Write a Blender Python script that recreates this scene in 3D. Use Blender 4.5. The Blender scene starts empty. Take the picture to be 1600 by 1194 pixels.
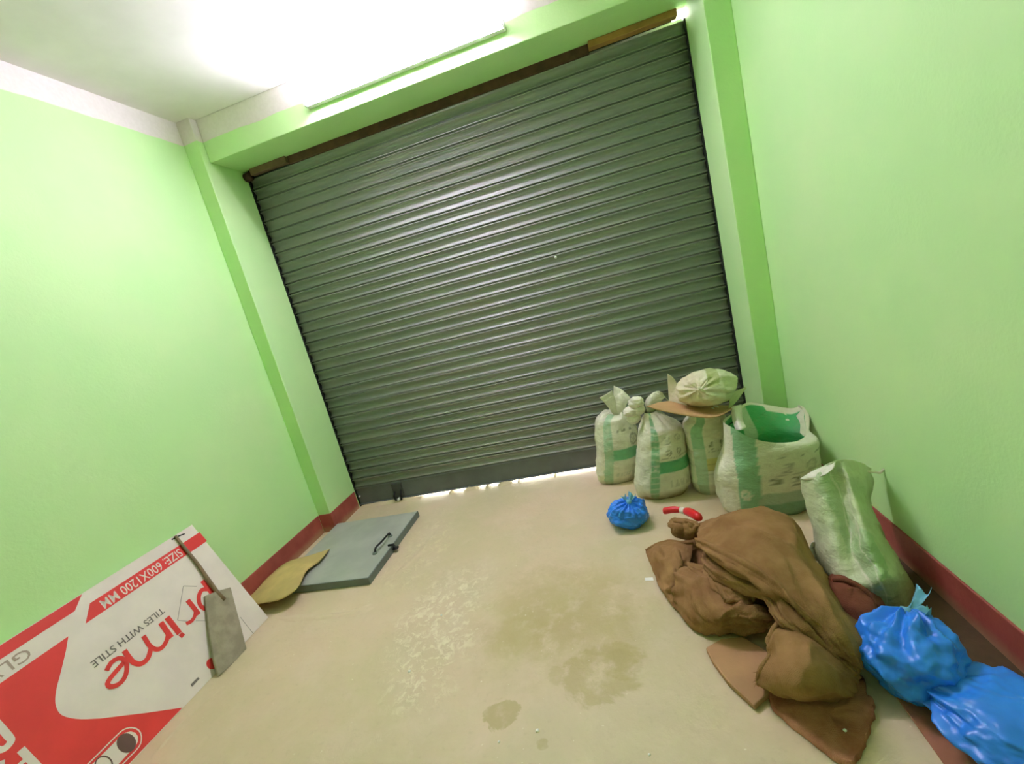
import bpy, bmesh, math, random
import numpy as np
from mathutils import Vector, Matrix, noise

random.seed(7)
sc = bpy.context.scene
col = sc.collection

# ------------------------------------------------------------------ camera
CAM = np.array([2.0287, -2.8208, 1.2343])
FPX = 700.5
RV = np.array([0.2137, 0.2026, -0.2303])
def _rod(r):
    t = np.linalg.norm(r); k = r / t
    K = np.array([[0, -k[2], k[1]], [k[2], 0, -k[0]], [-k[1], k[0], 0]])
    return np.eye(3) + math.sin(t) * K + (1 - math.cos(t)) * K @ K
RM = _rod(RV) @ np.array([[1, 0, 0], [0, 0, -1], [0, 1, 0]], float)   # world -> image axes (right, down, forward)
cam_d = bpy.data.cameras.new('camera')
cam_d.sensor_fit = 'HORIZONTAL'; cam_d.sensor_width = 36.0
cam_d.lens = FPX / 1600 * 36.0
cam_d.clip_start = 0.02
cam = bpy.data.objects.new('camera', cam_d); col.objects.link(cam)
r_, d_, f_ = RM[0], RM[1], RM[2]
cam.matrix_world = Matrix(((r_[0], -d_[0], -f_[0], CAM[0]), (r_[1], -d_[1], -f_[1], CAM[1]),
                           (r_[2], -d_[2], -f_[2], CAM[2]), (0, 0, 0, 1)))
sc.camera = cam

# ------------------------------------------------------------------ world, exposure
world = bpy.data.worlds.new('world'); sc.world = world
world.use_nodes = True
world.node_tree.nodes['Background'].inputs[0].default_value = (1.0, 0.97, 0.93, 1)
world.node_tree.nodes['Background'].inputs[1].default_value = 7.0
sc.view_settings.view_transform = 'Standard'
sc.view_settings.look = 'None'
sc.view_settings.gamma = 1.0
sc.view_settings.use_curve_mapping = False
sc.view_settings.exposure = 2.27
sc.cycles.use_denoising = True
sc.cycles.max_bounces = 10
sc.cycles.diffuse_bounces = 8
sc.cycles.sample_clamp_indirect = 8.0
TUBE_STRENGTH = 76.0

# ------------------------------------------------------------------ pixel helpers (1600 x 1194 photograph)
def ray(u, v):
    return RM.T @ np.array([(u - 800) / FPX, (v - 597) / FPX, 1.0])
def on_z(u, v, z=0.0):
    d = ray(u, v); return CAM + d * ((z - CAM[2]) / d[2])
def on_x(u, v, x):
    d = ray(u, v); return CAM + d * ((x - CAM[0]) / d[0])
def on_y(u, v, y):
    d = ray(u, v); return CAM + d * ((y - CAM[1]) / d[1])
def on_plane(u, v, p0, n):
    d = ray(u, v); return CAM + d * (np.dot(p0 - CAM, n) / np.dot(d, n))

# ------------------------------------------------------------------ dimensions of the room (metres)
W = 2.75          # shutter opening
D1 = 0.337        # pier front
D2 = 0.290        # beam front
H1 = 2.415        # beam underside
XL = -0.094       # left wall face
XR = W + 0.115    # right wall face
H = 2.654         # ceiling
HW = 2.529        # green paint stops here
HB = 0.1285       # skirting height
YB = -5.2         # rear wall

# ------------------------------------------------------------------ materials
def lin(r, g, b):
    def f(c):
        c /= 255.0
        return c / 12.92 if c <= 0.04045 else ((c + 0.055) / 1.055) ** 2.4
    return (f(r), f(g), f(b), 1.0)

class NT:
    """small node-tree helper"""
    def __init__(s, name):
        s.m = bpy.data.materials.new(name); s.m.use_nodes = True
        s.t = s.m.node_tree; s.b = s.t.nodes['Principled BSDF']
    def n(s, typ, **kw):
        x = s.t.nodes.new(typ)
        for k, v in kw.items(): setattr(x, k, v)
        return x
    def link(s, a, b): s.t.links.new(a, b)
    def setin(s, sock, v):
        if hasattr(v, 'is_output') or isinstance(v, bpy.types.NodeSocket): s.link(v, sock)
        else: sock.default_value = v
    def coord(s, which='Object'):
        return s.n('ShaderNodeTexCoord').outputs[which]
    def mapping(s, vec, scale=(1, 1, 1), loc=(0, 0, 0)):
        m = s.n('ShaderNodeMapping'); s.link(vec, m.inputs[0])
        m.inputs['Scale'].default_value = scale; m.inputs['Location'].default_value = loc
        return m.outputs[0]
    def noise(s, vec, scale, detail=4, rough=0.55, dist=0.0):
        x = s.n('ShaderNodeTexNoise'); s.link(vec, x.inputs['Vector'])
        x.inputs['Scale'].default_value = scale; x.inputs['Detail'].default_value = detail
        x.inputs['Roughness'].default_value = rough; x.inputs['Distortion'].default_value = dist
        return x.outputs['Fac']
    def ramp(s, fac, a, b, smooth=True):
        x = s.n('ShaderNodeMapRange'); s.link(fac, x.inputs[0])
        x.inputs[1].default_value = a; x.inputs[2].default_value = b
        x.interpolation_type = 'SMOOTHSTEP' if smooth else 'LINEAR'
        return x.outputs[0]
    def math(s, op, a, b=0.0, c=0.0):
        x = s.n('ShaderNodeMath', operation=op)
        s.setin(x.inputs[0], a); s.setin(x.inputs[1], b); s.setin(x.inputs[2], c)
        return x.outputs[0]
    def mix(s, fac, a, b):
        x = s.n('ShaderNodeMix', data_type='RGBA')
        s.setin(x.inputs['Factor'], fac); s.setin(x.inputs['A'], a); s.setin(x.inputs['B'], b)
        return x.outputs['Result']
    def sep(s, vec):
        x = s.n('ShaderNodeSeparateXYZ'); s.link(vec, x.inputs[0]); return x.outputs
    def bump(s, h, strength=0.3, dist=0.01, chain=None):
        x = s.n('ShaderNodeBump'); s.link(h, x.inputs['Height'])
        x.inputs['Strength'].default_value = strength; x.inputs['Distance'].default_value = dist
        if chain is not None: s.link(chain, x.inputs['Normal'])
        return x.outputs[0]
    def out(s, color=None, rough=0.6, metal=0.0, normal=None, spec=0.5):
        if color is not None: s.setin(s.b.inputs['Base Color'], color)
        s.setin(s.b.inputs['Roughness'], rough); s.b.inputs['Metallic'].default_value = metal
        s.b.inputs['Specular IOR Level'].default_value = spec
        if normal is not None: s.link(normal, s.b.inputs['Normal'])
        return s.m

def plain(name, rgb, rough=0.6, metal=0.0, var=0.12, scale=14, bump=0.0, spec=0.5, bscale=120):
    t = NT(name); c = t.coord()
    n = t.noise(c, scale, 5)
    a = lin(*rgb); b = tuple(x * (1 - var) for x in a[:3]) + (1,)
    nm = t.bump(t.noise(c, bscale, 3), bump, 0.004) if bump else None
    return t.out(t.mix(t.ramp(n, .35, .65), a, b), rough, metal, nm, spec)

WALL_GREEN = (194, 239, 166)
def wall_material():
    t = NT('green_wall_paint'); c = t.coord()
    z = t.sep(c)[2]
    wob = t.math('MULTIPLY', t.math('SUBTRACT', t.noise(c, 6, 3), .5), .02)
    top = t.ramp(t.math('ADD', z, wob), HW - .003, HW + .003)
    n = t.noise(c, 2.2, 5); n2 = t.noise(c, 60, 3)
    g = lin(*WALL_GREEN)
    g2 = (g[0] * 1.10, g[1] * 1.01, g[2] * 1.07, 1)
    green = t.mix(t.ramp(n, .35, .7), g, g2)
    white = t.mix(t.ramp(n2, .3, .7), lin(236, 230, 226), lin(231, 225, 220))
    b1 = t.bump(t.noise(c, 90, 4, .6), .2, .004)
    b2 = t.bump(t.noise(c, 14, 3), .12, .01, b1)
    return t.out(t.mix(top, green, white), .62, 0, b2, .35)
M_wall = wall_material()

def ceiling_material():
    t = NT('white_ceiling_paint'); c = t.coord()
    n = t.noise(c, 3, 5)
    b1 = t.bump(t.noise(c, 22, 4, .5), .10, .006)
    return t.out(t.mix(t.ramp(n, .3, .7), lin(240, 236, 232), lin(230, 227, 221)), .8, 0, b1, .3)
M_ceil = ceiling_material()

def floor_material():
    t = NT('cement_floor'); c = t.coord()
    xyz = t.sep(c)
    n1 = t.noise(c, 1.3, 6, .6); n2 = t.noise(c, 7, 6, .65, .4); n3 = t.noise(c, 45, 4)
    base = t.mix(t.ramp(n1, .35, .68), lin(216, 194, 162), lin(202, 190, 150))
    base = t.mix(t.math('MULTIPLY', t.ramp(n2, .42, .8), .5), base, lin(222, 205, 178))
    base = t.mix(t.math('MULTIPLY', t.ramp(n3, .55, .8), .25), base, lin(175, 160, 125))
    def spot(px, py, rx, ry, soft, amp, ns=9.0):
        dx = t.math('DIVIDE', t.math('SUBTRACT', xyz[0], px), rx)
        dy = t.math('DIVIDE', t.math('SUBTRACT', xyz[1], py), ry)
        d = t.math('SQRT', t.math('ADD', t.math('MULTIPLY', dx, dx), t.math('MULTIPLY', dy, dy)))
        w = t.math('MULTIPLY', t.math('SUBTRACT', t.noise(c, ns, 6, .65, .6), .5), 2.2)
        d = t.math('ADD', d, w)
        return t.math('MULTIPLY', t.math('SUBTRACT', 1.0, t.ramp(d, 1 - soft, 1 + soft)), amp)
    damp = lin(172, 158, 100)
    for a in ((1.62, -1.32, .27, .26, .6, .55, 5), (1.48, -1.40, .12, .12, .5, .35, 9),
              (1.80, -1.60, .115, .115, .10, .60, 6), (1.85, -1.58, .06, .06, .1, .45, 8),
              (1.475, -1.73, .05, .05, .1, .65, 12), (1.64, -1.60, .03, .035, .2, .4, 14),
              (1.62, -1.83, .018, .016, .2, .6, 14), (1.69, -1.97, .02, .03, .2, .6, 12),
              (1.76, -1.39, .20, .12, .7, .3, 6)):
        base = t.mix(t.math('MULTIPLY', spot(*a), t.ramp(t.noise(c, 11, 5, .65), .25, .55)), base, damp)
    # pale lime smears
    sm = t.mapping(c, (1, 1, 1))
    smear = t.math('MULTIPLY', spot(1.12, -1.32, .17, .36, .5, 1.0, 5), t.ramp(t.noise(sm, 26, 5, .7, .8), .47, .62))
    base = t.mix(t.math('MULTIPLY', smear, .75), base, lin(238, 228, 196))
    smear2 = t.math('MULTIPLY', spot(.80, -.72, .14, .36, .5, 1.0, 5), t.ramp(t.noise(sm, 22, 5, .7, .8), .48, .66))
    base = t.mix(t.math('MULTIPLY', smear2, .5), base, lin(232, 220, 180))
    # specks
    sp = t.ramp(t.noise(c, 70, 2, .5), .735, .76)
    base = t.mix(t.math('MULTIPLY', sp, .55), base, lin(242, 236, 214))
    b1 = t.bump(n3, .25, .004); b2 = t.bump(n2, .3, .012, b1)
    b3 = t.bump(t.math('ADD', smear, smear2), .4, .006, b2)
    return t.out(base, t.math('ADD', t.math('MULTIPLY', n2, .25), .42), 0, b3, .35)
M_floor = floor_material()

def skirting_material():
    t = NT('maroon_skirting_paint'); c = t.coord()
    n = t.noise(c, 6, 6, .6)
    z = t.sep(c)[2]
    dust = t.math('MULTIPLY', t.ramp(t.math('ADD', z, t.math('MULTIPLY', n, .06)), .085, .03), .7)
    k = t.mix(t.ramp(n, .35, .7), lin(172, 84, 72), lin(150, 66, 58))
    return t.out(t.mix(dust, k, lin(178, 148, 110)), .55, 0, t.bump(t.noise(c, 60, 3), .2, .004))
M_skirt = skirting_material()

def shutter_material():
    t = NT('grey_shutter_steel'); c = t.coord('Object')
    g = t.n('ShaderNodeNewGeometry').outputs['Position']
    n = t.noise(t.mapping(g, (.6, 1, 5)), 3.5, 5, .6); n2 = t.noise(g, 40, 4)
    k = t.mix(t.ramp(n, .3, .7), lin(140, 146, 142), lin(152, 152, 146))
    k = t.mix(t.math('MULTIPLY', t.ramp(n2, .5, .75), .35), k, lin(156, 144, 124))
    return t.out(k, t.math('ADD', t.math('MULTIPLY', n, .2), .34), .0, t.bump(n2, .05, .001), .5)
M_shut = shutter_material()
M_rail = plain('dark_shutter_rail', (104, 108, 108), .42, .0, .2, 6, .1)
M_dark = plain('dark_steel', (48, 50, 50), .45, .7, .2, 10)
M_lock = plain('lock_steel', (74, 78, 76), .45, .2, .2, 10)
M_wood = plain('raw_timber', (176, 128, 72), .7, 0, .25, 10, .2)
M_woodd = plain('grimy_timber', (122, 92, 74), .75, 0, .25, 10, .2)
M_rust = plain('rusty_brown_steel', (96, 62, 50), .6, .3, .3, 20)
M_whiteplastic = plain('white_plastic', (236, 236, 236), .4, 0, .03)
M_concrete = plain('rough_cement', (196, 180, 146), .85, 0, .2, 20, .5)
M_outside = plain('pale_outside_paving', (220, 214, 205), .8, 0, .1)
M_card = plain('brown_cardboard', (196, 158, 108), .8, 0, .12, 8, .1)
M_cardy = plain('yellowed_cardboard', (205, 182, 112), .75, 0, .2, 7, .15)
M_cardr = plain('reddish_brown_board', (186, 122, 88), .75, 0, .2, 6, .2)
M_cardb = plain('dusty_brown_board', (184, 142, 98), .8, 0, .2, 6, .2)
M_plate = plain('grey_enamel', (176, 180, 168), .5, .1, .14, 5, .05)
M_plateedge = plain('dark_grey_enamel', (112, 124, 118), .5, .1, .2, 8)
M_boxwhite = plain('white_carton', (238, 228, 218), .6, 0, .06, 9, .03)
M_boxred = plain('red_carton_print', (232, 64, 60), .5, 0, .10, 6)
M_boxgrey = plain('grey_print', (120, 112, 106), .6, 0, .05)
M_boxdark = plain('taupe_print', (112, 84, 76), .6, 0, .1)
M_boxpale = plain('faded_taupe_print', (176, 156, 140), .6, 0, .05)
M_boxink = plain('pale_print', (238, 228, 216), .6, 0, .04)
M_tool = plain('cement_caked_board', (160, 152, 128), .85, 0, .25, 18, .5)
M_toolh = plain('worn_stick', (150, 130, 98), .75, 0, .3, 20, .2)
M_blue = plain('blue_polythene', (46, 138, 250), .34, 0, .12, 16, .05, .5)
M_bluet = plain('pale_blue_polythene', (110, 180, 214), .35, 0, .2, 20, .05, .6)
M_red = plain('red_plastic', (224, 34, 40), .35, 0, .12, 20)
M_string = plain('pale_twine', (226, 222, 190), .8, 0, .15, 40)
M_shadebrown = plain('dark_shade_brown', (92, 70, 44), .9, 0, .3, 9, .3)  # dark brown that puts shade and dirt into the colour
M_paper = plain('white_paper', (244, 242, 236), .7, 0, .03)

def burlap_material(name, rgb, var):
    t = NT(name); c = t.coord()
    n = t.noise(c, 8, 6, .6)
    w1 = t.n('ShaderNodeTexWave', wave_type='BANDS', bands_direction='X'); t.link(c, w1.inputs[0]); w1.inputs['Scale'].default_value = 90; w1.inputs['Distortion'].default_value = 3
    w2 = t.n('ShaderNodeTexWave', wave_type='BANDS', bands_direction='Y'); t.link(c, w2.inputs[0]); w2.inputs['Scale'].default_value = 90; w2.inputs['Distortion'].default_value = 3
    wv = t.math('MAXIMUM', w1.outputs['Fac'], w2.outputs['Fac'])
    a = lin(*rgb); b = lin(*var)
    k = t.mix(t.ramp(n, .32, .7), a, b)
    k = t.mix(t.math('MULTIPLY', t.math('SUBTRACT', 1.0, wv), .35), k, tuple(x * .55 for x in a[:3]) + (1,))
    nm = t.bump(t.math('ADD', wv, t.noise(c, 160, 3)), .35, .003)
    return t.out(k, .95, 0, nm, .1)
M_burlap = burlap_material('brown_burlap', (164, 128, 84), (136, 102, 62))
M_burlap2 = burlap_material('maroon_sacking', (138, 84, 62), (116, 66, 50))
M_mat = burlap_material('dusty_maroon_matting', (196, 140, 108), (150, 92, 68))

def print_material():
    t = NT('printed_woven_sack'); c = t.coord()
    a = t.n('ShaderNodeAttribute', attribute_name='print').outputs['Color']
    n = t.noise(c, 24, 5, .6)
    k = t.mix(t.math('MULTIPLY', t.ramp(n, .45, .8), .22), a, lin(150, 140, 95))
    nm = t.bump(t.noise(t.mapping(c, (1, 1, 2.2)), 26, 5, .6, .6), .6, .012)
    return t.out(k, .46, 0, nm, .4)
M_sack = print_material()

# ------------------------------------------------------------------ mesh helpers
def base_of(V):
    V = np.asarray(V); return np.array([V[:, 0].mean(), V[:, 1].mean(), V[:, 2].min()])
def thing(name, loc, label=None, cat=None, group=None, kind=None):
    o = bpy.data.objects.new(name, None); col.objects.link(o)
    o.empty_display_size = .05
    o.location = loc
    tag(o, label, cat, group, kind); return o
def tag(o, label=None, cat=None, group=None, kind=None):
    if label: o['label'] = label
    if cat: o['category'] = cat
    if group: o['group'] = group
    if kind: o['kind'] = kind
    return o
def root_loc(o):
    p = np.zeros(3)
    while o is not None:
        p += np.array(o.location); o = o.parent
    return p
def mobj(name, V, F, mat, parent=None, smooth=False, colors=None, mats=None, fmat=None, origin=None):
    """one mesh object; V in world coordinates"""
    V = np.asarray(V, float)
    o0 = root_loc(parent) if parent is not None else (np.zeros(3) if origin is None else np.asarray(origin, float))
    me = bpy.data.meshes.new(name)
    me.from_pydata([tuple(v) for v in (V - o0)], [], [tuple(int(i) for i in f) for f in F])
    for m in (mats or [mat]): me.materials.append(m)
    if fmat is not None:
        me.polygons.foreach_set('material_index', np.array(fmat, dtype=np.int32))
    if colors is not None:
        at = me.color_attributes.new('print', 'FLOAT_COLOR', 'POINT')
        at.data.foreach_set('color', np.asarray(colors, np.float32).ravel())
    if smooth: me.polygons.foreach_set('use_smooth', np.ones(len(me.polygons), bool))
    me.update()
    bm = bmesh.new(); bm.from_mesh(me); bmesh.ops.recalc_face_normals(bm, faces=bm.faces); bm.to_mesh(me); bm.free()
    o = bpy.data.objects.new(name, me); col.objects.link(o)
    if parent is not None: o.parent = parent
    else: o.location = o0
    return o

def box_vf(x0, x1, y0, y1, z0, z1):
    V = [(x, y, z) for x in (x0, x1) for y in (y0, y1) for z in (z0, z1)]
    F = [(0, 1, 3, 2), (4, 6, 7, 5), (0, 4, 5, 1), (2, 3, 7, 6), (0, 2, 6, 4), (1, 5, 7, 3)]
    return V, F
class MB:
    def __init__(s): s.V = []; s.F = []
    def add(s, V, F):
        k = len(s.V); s.V += [tuple(v) for v in V]; s.F += [tuple(i + k for i in f) for f in F]; return s
    def box(s, *a): return s.add(*box_vf(*a))
    def tube(s, pts, r, n=8, cap=True):
        pts = [np.array(p, float) for p in pts]; rs = r if hasattr(r, '__len__') else [r] * len(pts)
        V = []; F = []; up = None
        for i, p in enumerate(pts):
            d = pts[min(i + 1, len(pts) - 1)] - pts[max(i - 1, 0)]; d = d / (np.linalg.norm(d) + 1e-9)
            if up is None: up = np.array([0, 0, 1.]) if abs(d[2]) < .9 else np.array([1., 0, 0])
            a = np.cross(d, up); a /= np.linalg.norm(a) + 1e-9; b = np.cross(a, d); up = b
            for k in range(n):
                t = 2 * math.pi * k / n; V.append(p + rs[i] * (math.cos(t) * a + math.sin(t) * b))
        for i in range(len(pts) - 1):
            for k in range(n):
                F.append((i * n + k, i * n + (k + 1) % n, (i + 1) * n + (k + 1) % n, (i + 1) * n + k))
        if cap: F += [tuple(range(n))[::-1], tuple(range((len(pts) - 1) * n, len(pts) * n))]
        return s.add(V, F)
    def obj(s, name, mat, parent=None, smooth=False, **k): return mobj(name, s.V, s.F, mat, parent, smooth, **k)

def bevel(o, w=.004, seg=2):
    m = o.modifiers.new('bevel', 'BEVEL'); m.width = w; m.segments = seg; m.limit_method = 'ANGLE'
    return o
def solid(o, t, offset=0.0):
    m = o.modifiers.new('thickness', 'SOLIDIFY'); m.thickness = t; m.offset = offset
    return o
def catmull(P, n):
    """P: (k,3) control points -> n points on a Catmull-Rom spline"""
    P = np.asarray(P, float); k = len(P)
    Q = np.vstack([2 * P[0] - P[1], P, 2 * P[-1] - P[-2]])
    out = []
    for t in np.linspace(0, k - 1 - 1e-9, n):
        i = int(t); f = t - i
        a, b, c, d = Q[i], Q[i + 1], Q[i + 2], Q[i + 3]
        out.append(.5 * (2 * b + (c - a) * f + (2 * a - 5 * b + 4 * c - d) * f * f + (3 * b - a - 3 * c + d) * f ** 3))
    return np.array(out)
def patch(G, nu, nv):
    """G: grid (rows, cols, 3) of control points -> (nu, nv, 3)"""
    G = np.asarray(G, float)
    A = np.array([catmull(G[i], nv) for i in range(G.shape[0])])
    return np.array([catmull(A[:, j], nu) for j in range(nv)]).transpose(1, 0, 2)
def grid_faces(nu, nv, wrap=False):
    F = []
    for i in range(nu - 1):
        for j in range(nv if wrap else nv - 1):
            F.append((i * nv + j, i * nv + (j + 1) % nv, (i + 1) * nv + (j + 1) % nv, (i + 1) * nv + j))
    return F
def grid_normals(S):
    du = np.gradient(S, axis=0); dv = np.gradient(S, axis=1)
    n = np.cross(du, dv); l = np.linalg.norm(n, axis=2, keepdims=True); return n / np.maximum(l, 1e-9)
def fbm(p, s, o=4): return noise.fractal(Vector(p) * s, 1.0, 2.0, o)
def ridged(p, s, o=4):
    v = 0; a = 1
    q = Vector(p) * s
    for _ in range(o):
        v += a * (1 - 2 * abs(noise.noise(q))); a *= .5; q = q * 2.03 + Vector((3.1, 1.7, 5.3))
    return v * .5
def crumple(S, amp, scale, ridge=.5, seed=0.0, minz=None):
    N = grid_normals(S); off = np.array([seed * 3.7, seed * 1.3, seed * 7.1])
    for i in range(S.shape[0]):
        for j in range(S.shape[1]):
            p = S[i, j] + off
            S[i, j] = S[i, j] + N[i, j] * amp * ((1 - ridge) * fbm(p, scale) + ridge * (ridged(p, scale * .8) - .3))
    if minz is not None: S[..., 2] = np.maximum(S[..., 2], minz)
    return S
def folds(S, amp, fr, fc, seed):
    N = grid_normals(S); nu, nv = S.shape[:2]
    for i in range(nu):
        e = min(1, 5 * i / nu, 5 * (nu - 1 - i) / nu)
        for j in range(nv):
            q = Vector((i / nu * fr + .6 * noise.noise(Vector((j / nv * 3, i / nu * 2, seed))), j / nv * fc, seed * 3.3))
            v = 1 - 2 * abs(noise.noise(q)); v2 = 1 - 2 * abs(noise.noise(q * 2.1 + Vector((7, 1, 3))))
            S[i, j] = S[i, j] + N[i, j] * amp * e * (v ** 3 - .35 + .35 * v2)
    return S
def sheet(name, G, mat, parent=None, nu=30, nv=30, thick=.003, amp=0.0, scale=8, ridge=.5, seed=0, minz=None, origin=None, fold=None):
    S = patch(G, nu, nv)
    if fold: S = folds(S, *fold)
    if amp: S = crumple(S, amp, scale, ridge, seed, minz)
    o = mobj(name, S.reshape(-1, 3), grid_faces(nu, nv), mat, parent, True, origin=origin)
    solid(o, thick)
    return o
def poly_prism(name, P, n, t, mat, parent=None, **k):
    """flat polygon P (world points) extruded by t along n"""
    P = np.asarray(P, float); m = len(P); n = np.asarray(n, float)
    V = np.vstack([P, P + n * t])
    F = [tuple(range(m)), tuple(range(2 * m - 1, m - 1, -1))] + [(i, (i + 1) % m, m + (i + 1) % m, m + i) for i in range(m)]
    return mobj(name, V, F, mat, parent, **k)

# ================================================================== THE ROOM
def struct(o): o['kind'] = 'structure'; return o
struct(mobj('floor', *box_vf(XL - .2, XR + .2, YB - .2, .06, -.2, 0), M_floor))
struct(mobj('ground_outside', *box_vf(-3, 6, .06, 4, -.2, -.004), M_outside))
struct(mobj('ceiling', *box_vf(XL - .2, XR + .2, YB - .2, .2, H, H + .2), M_ceil))
struct(mobj('wall_left', *box_vf(XL - .2, XL, YB, .2, 0, H), M_wall))
struct(mobj('wall_right', *box_vf(XR, XR + .2, YB, .2, 0, H), M_wall))
struct(mobj('wall_back', *box_vf(XL - .2, XR + .2, YB - .2, YB, 0, H), M_wall))
mb = MB()
mb.box(XL, 0, -D1, .2, 0, H).box(W, XR, -D1, .2, 0, H).box(0, W, -D2, -.022, H1, H)
struct(bevel(mb.obj('wall_front', M_wall), .004, 2))
T = .008
mb = MB().box(XL, XL + T, YB, -D1 - T, 0, HB); struct(bevel(mb.obj('baseboard_left', M_skirt), .003))
mb = MB().box(XL + T, 0 + T, -D1 - T, -D1, 0, HB).box(0, T, -D1, -.03, 0, HB); struct(mb.obj('baseboard_front', M_skirt))
mb = MB().box(XR - T, XR, YB, -D1 - T, 0, HB); struct(bevel(mb.obj('baseboard_right', M_skirt), .003))
mb = MB().box(W - T, XR - T, -D1 - T, -D1, 0, HB).box(W - T, W, -D1, -.03, 0, HB); struct(mb.obj('baseboard_pier', M_skirt))

# ------------------------------------------------------------------ roller shutter
shut = thing('door_1', (W / 2, 0, 0), 'dark grey corrugated steel roller shutter closing the whole front opening', None, None, 'structure')
PITCH = .0695
prof = [(.0165, .084), (.0165, .0695), (.012, .0655), (-.005, .0648), (-.0085, .0628), (-.0085, .0605), (-.006, .0588), (-.001, .0565), (.005, .050),
        (.0085, .041), (.0088, .033), (.0065, .025), (.002, .0175), (-.005, .0095), (-.0085, .0062), (-.0065, .0048), (.0125, .0045), (.0135, .0)]
X0, X1 = .010, W - .010
V = []; F = []
for x in (X0, X1):
    for y, z in prof: V.append((x - W / 2, y, z))
n = len(prof)
for i in range(n - 1): F.append((i, i + 1, n + i + 1, n + i))
slat_me = bpy.data.meshes.new('shutter_slat'); slat_me.from_pydata(V, [], F); slat_me.materials.append(M_shut)
slat_me.polygons.foreach_set('use_smooth', np.ones(len(slat_me.polygons), bool)); slat_me.update(); slat_me.set_sharp_from_angle(angle=math.radians(40))
RAILTOP = .150
nsl = int((2.395 - RAILTOP) / PITCH)
for i in range(nsl):
    o = bpy.data.objects.new('shutter_slat', slat_me); col.objects.link(o); o.parent = shut
    o.location = (random.uniform(-.003, .003), random.uniform(-.0003, .0003), RAILTOP + i * PITCH)
    solid(o, .0012)
ztop = RAILTOP + nsl * PITCH
mb = MB().box(X0, X1, -.006, .016, .016, RAILTOP + .004).box(X0, X1, -.010, -.006, RAILTOP - .016, RAILTOP - .004).box(X0, X1, -.02, .006, .013, .019)
bevel(mb.obj('bottom_rail', M_rail, shut), .003)
for gx in (0, W - .05):
    sx = 0 if gx == 0 else W - .009
    MB().box(gx, gx + .05, .019, .05, 0, ztop).box(sx, sx + .009, -.012, .019, 0, ztop).obj('guide_rail', M_dark, shut)
# lock on the bottom rail
mb = MB().box(.305, .385, -.022, -.006, .03, .135); lk = bevel(mb.obj('lock_plate', M_lock, shut), .006)
mb = MB().tube([(.32, -.022, .075), (.318, -.045, .05), (.322, -.045, .02), (.335, -.03, .012)], .007)
mb.tube([(.372, -.022, .08), (.376, -.048, .055), (.37, -.048, .022), (.36, -.03, .012)], .007); mb.obj('lock_bolt', M_dark, lk, True)
mb = MB().tube([(.346, -.025, .022), (.346, -.052, .02)], .009, 10); mb.obj('lock_glint', M_whiteplastic, lk, True)  # white stub stands in for a small bright glint on the lock
mb = MB().tube([(.025, -.006, .08), (.025, -.02, .08)], .006, 8); mb.obj('rivet', M_whiteplastic, shut, True)
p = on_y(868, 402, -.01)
mb = MB().tube([p + (0, .018, 0), p + (0, -.004, 0)], .008, 10); mb.obj('daylight_dot', M_whiteplastic, shut, True)  # pale disc stands in for daylight showing through a hole in the slat
# strips that close the slot between beam and shutter
zt = 2.374
def strip(name, x0, x1, z0, z1, mat, y0=-.05, y1=-.012):
    return bevel(MB().box(x0, x1, y0, y1, z0, z1).obj(name, mat, shut), .004)
strip('top_strip', .06, .33, zt, H1, M_woodd)
strip('top_strip', .33, 2.25, zt - .006, H1 + .03, M_rust, -.022, .012)
strip('top_strip', 2.25, 2.705, zt + .006, H1 - .001, M_wood, -.06, -.012)
MB().box(.0, 2.69, .02, .04, zt - .03, H + .1).obj('coil_cover', M_dark, shut)
MB().tube([(.005, -.03, 2.378), (.045, -.03, 2.378)], .026, 16).obj('roller_end', M_rust, shut, True)

# mud that fills parts of the slot under the shutter
def ridge(x0, x1, h, y0=-.05, y1=.03):
    nx = 16; V = []; rows = [(y0, -.001), (y0 + .02, h * .8), (0.0, h), (y1, -.001)]
    for i in range(nx):
        x = x0 + (x1 - x0) * i / (nx - 1); e = min(1, 4 * i / (nx - 1), 4 * (nx - 1 - i) / (nx - 1))
        for y, z in rows: V.append((x, y + .01 * fbm((x * 9, y, 0), 1), -.001 + (z + .001) * (.3 + .7 * e) * (1 + .15 * fbm((x * 30, y, 2), 1))))
    return V, grid_faces(nx, 4)
for a, b, h in ((.02, .52, .018), (.735, .765, .018), (.85, .955, .019), (1.01, 1.035, .018), (1.10, 1.20, .018), (1.245, 1.26, .018), (1.50, 1.515, .018)):
    tag(mobj('threshold_mud', *ridge(a, b, h), M_floor, None, True), None, None, None, 'structure')

def crust(pts, w, h, seed):
    C = catmull([on_z(*q, 0) for q in pts], 44); Tn = np.gradient(C, axis=0); Tn /= np.linalg.norm(Tn, axis=1, keepdims=True)
    N = np.cross(Tn, (0, 0, 1)); V = []
    for i, (q, n_) in enumerate(zip(C, N)):
        e = min(1, i / 6, (43 - i) / 6); k = .7 + .6 * abs(fbm(q * 9 + seed, 1))
        for a, z in ((-1, -.001), (-.45, .7), (.1, 1), (.5, .55), (1, -.001)):
            V.append(q + n_ * w * a * k * (.4 + .6 * e) + np.array([0, 0, max(-.001, h * z * e * (1 + .4 * fbm(q * 25 + a, 1)))]))
    o = mobj('cement_crust', V, grid_faces(44, 5), M_floor, None, True); o['kind'] = 'structure'
crust([(432, 966), (470, 966), (515, 963), (556, 956), (590, 945)], .025, .005, 1)
crust([(596, 922), (622, 896), (650, 870), (672, 845), (690, 826)], .03, .005, 2)
crust([(232, 1190), (280, 1135), (335, 1085), (352, 1072)], .012, .004, 3)

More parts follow.
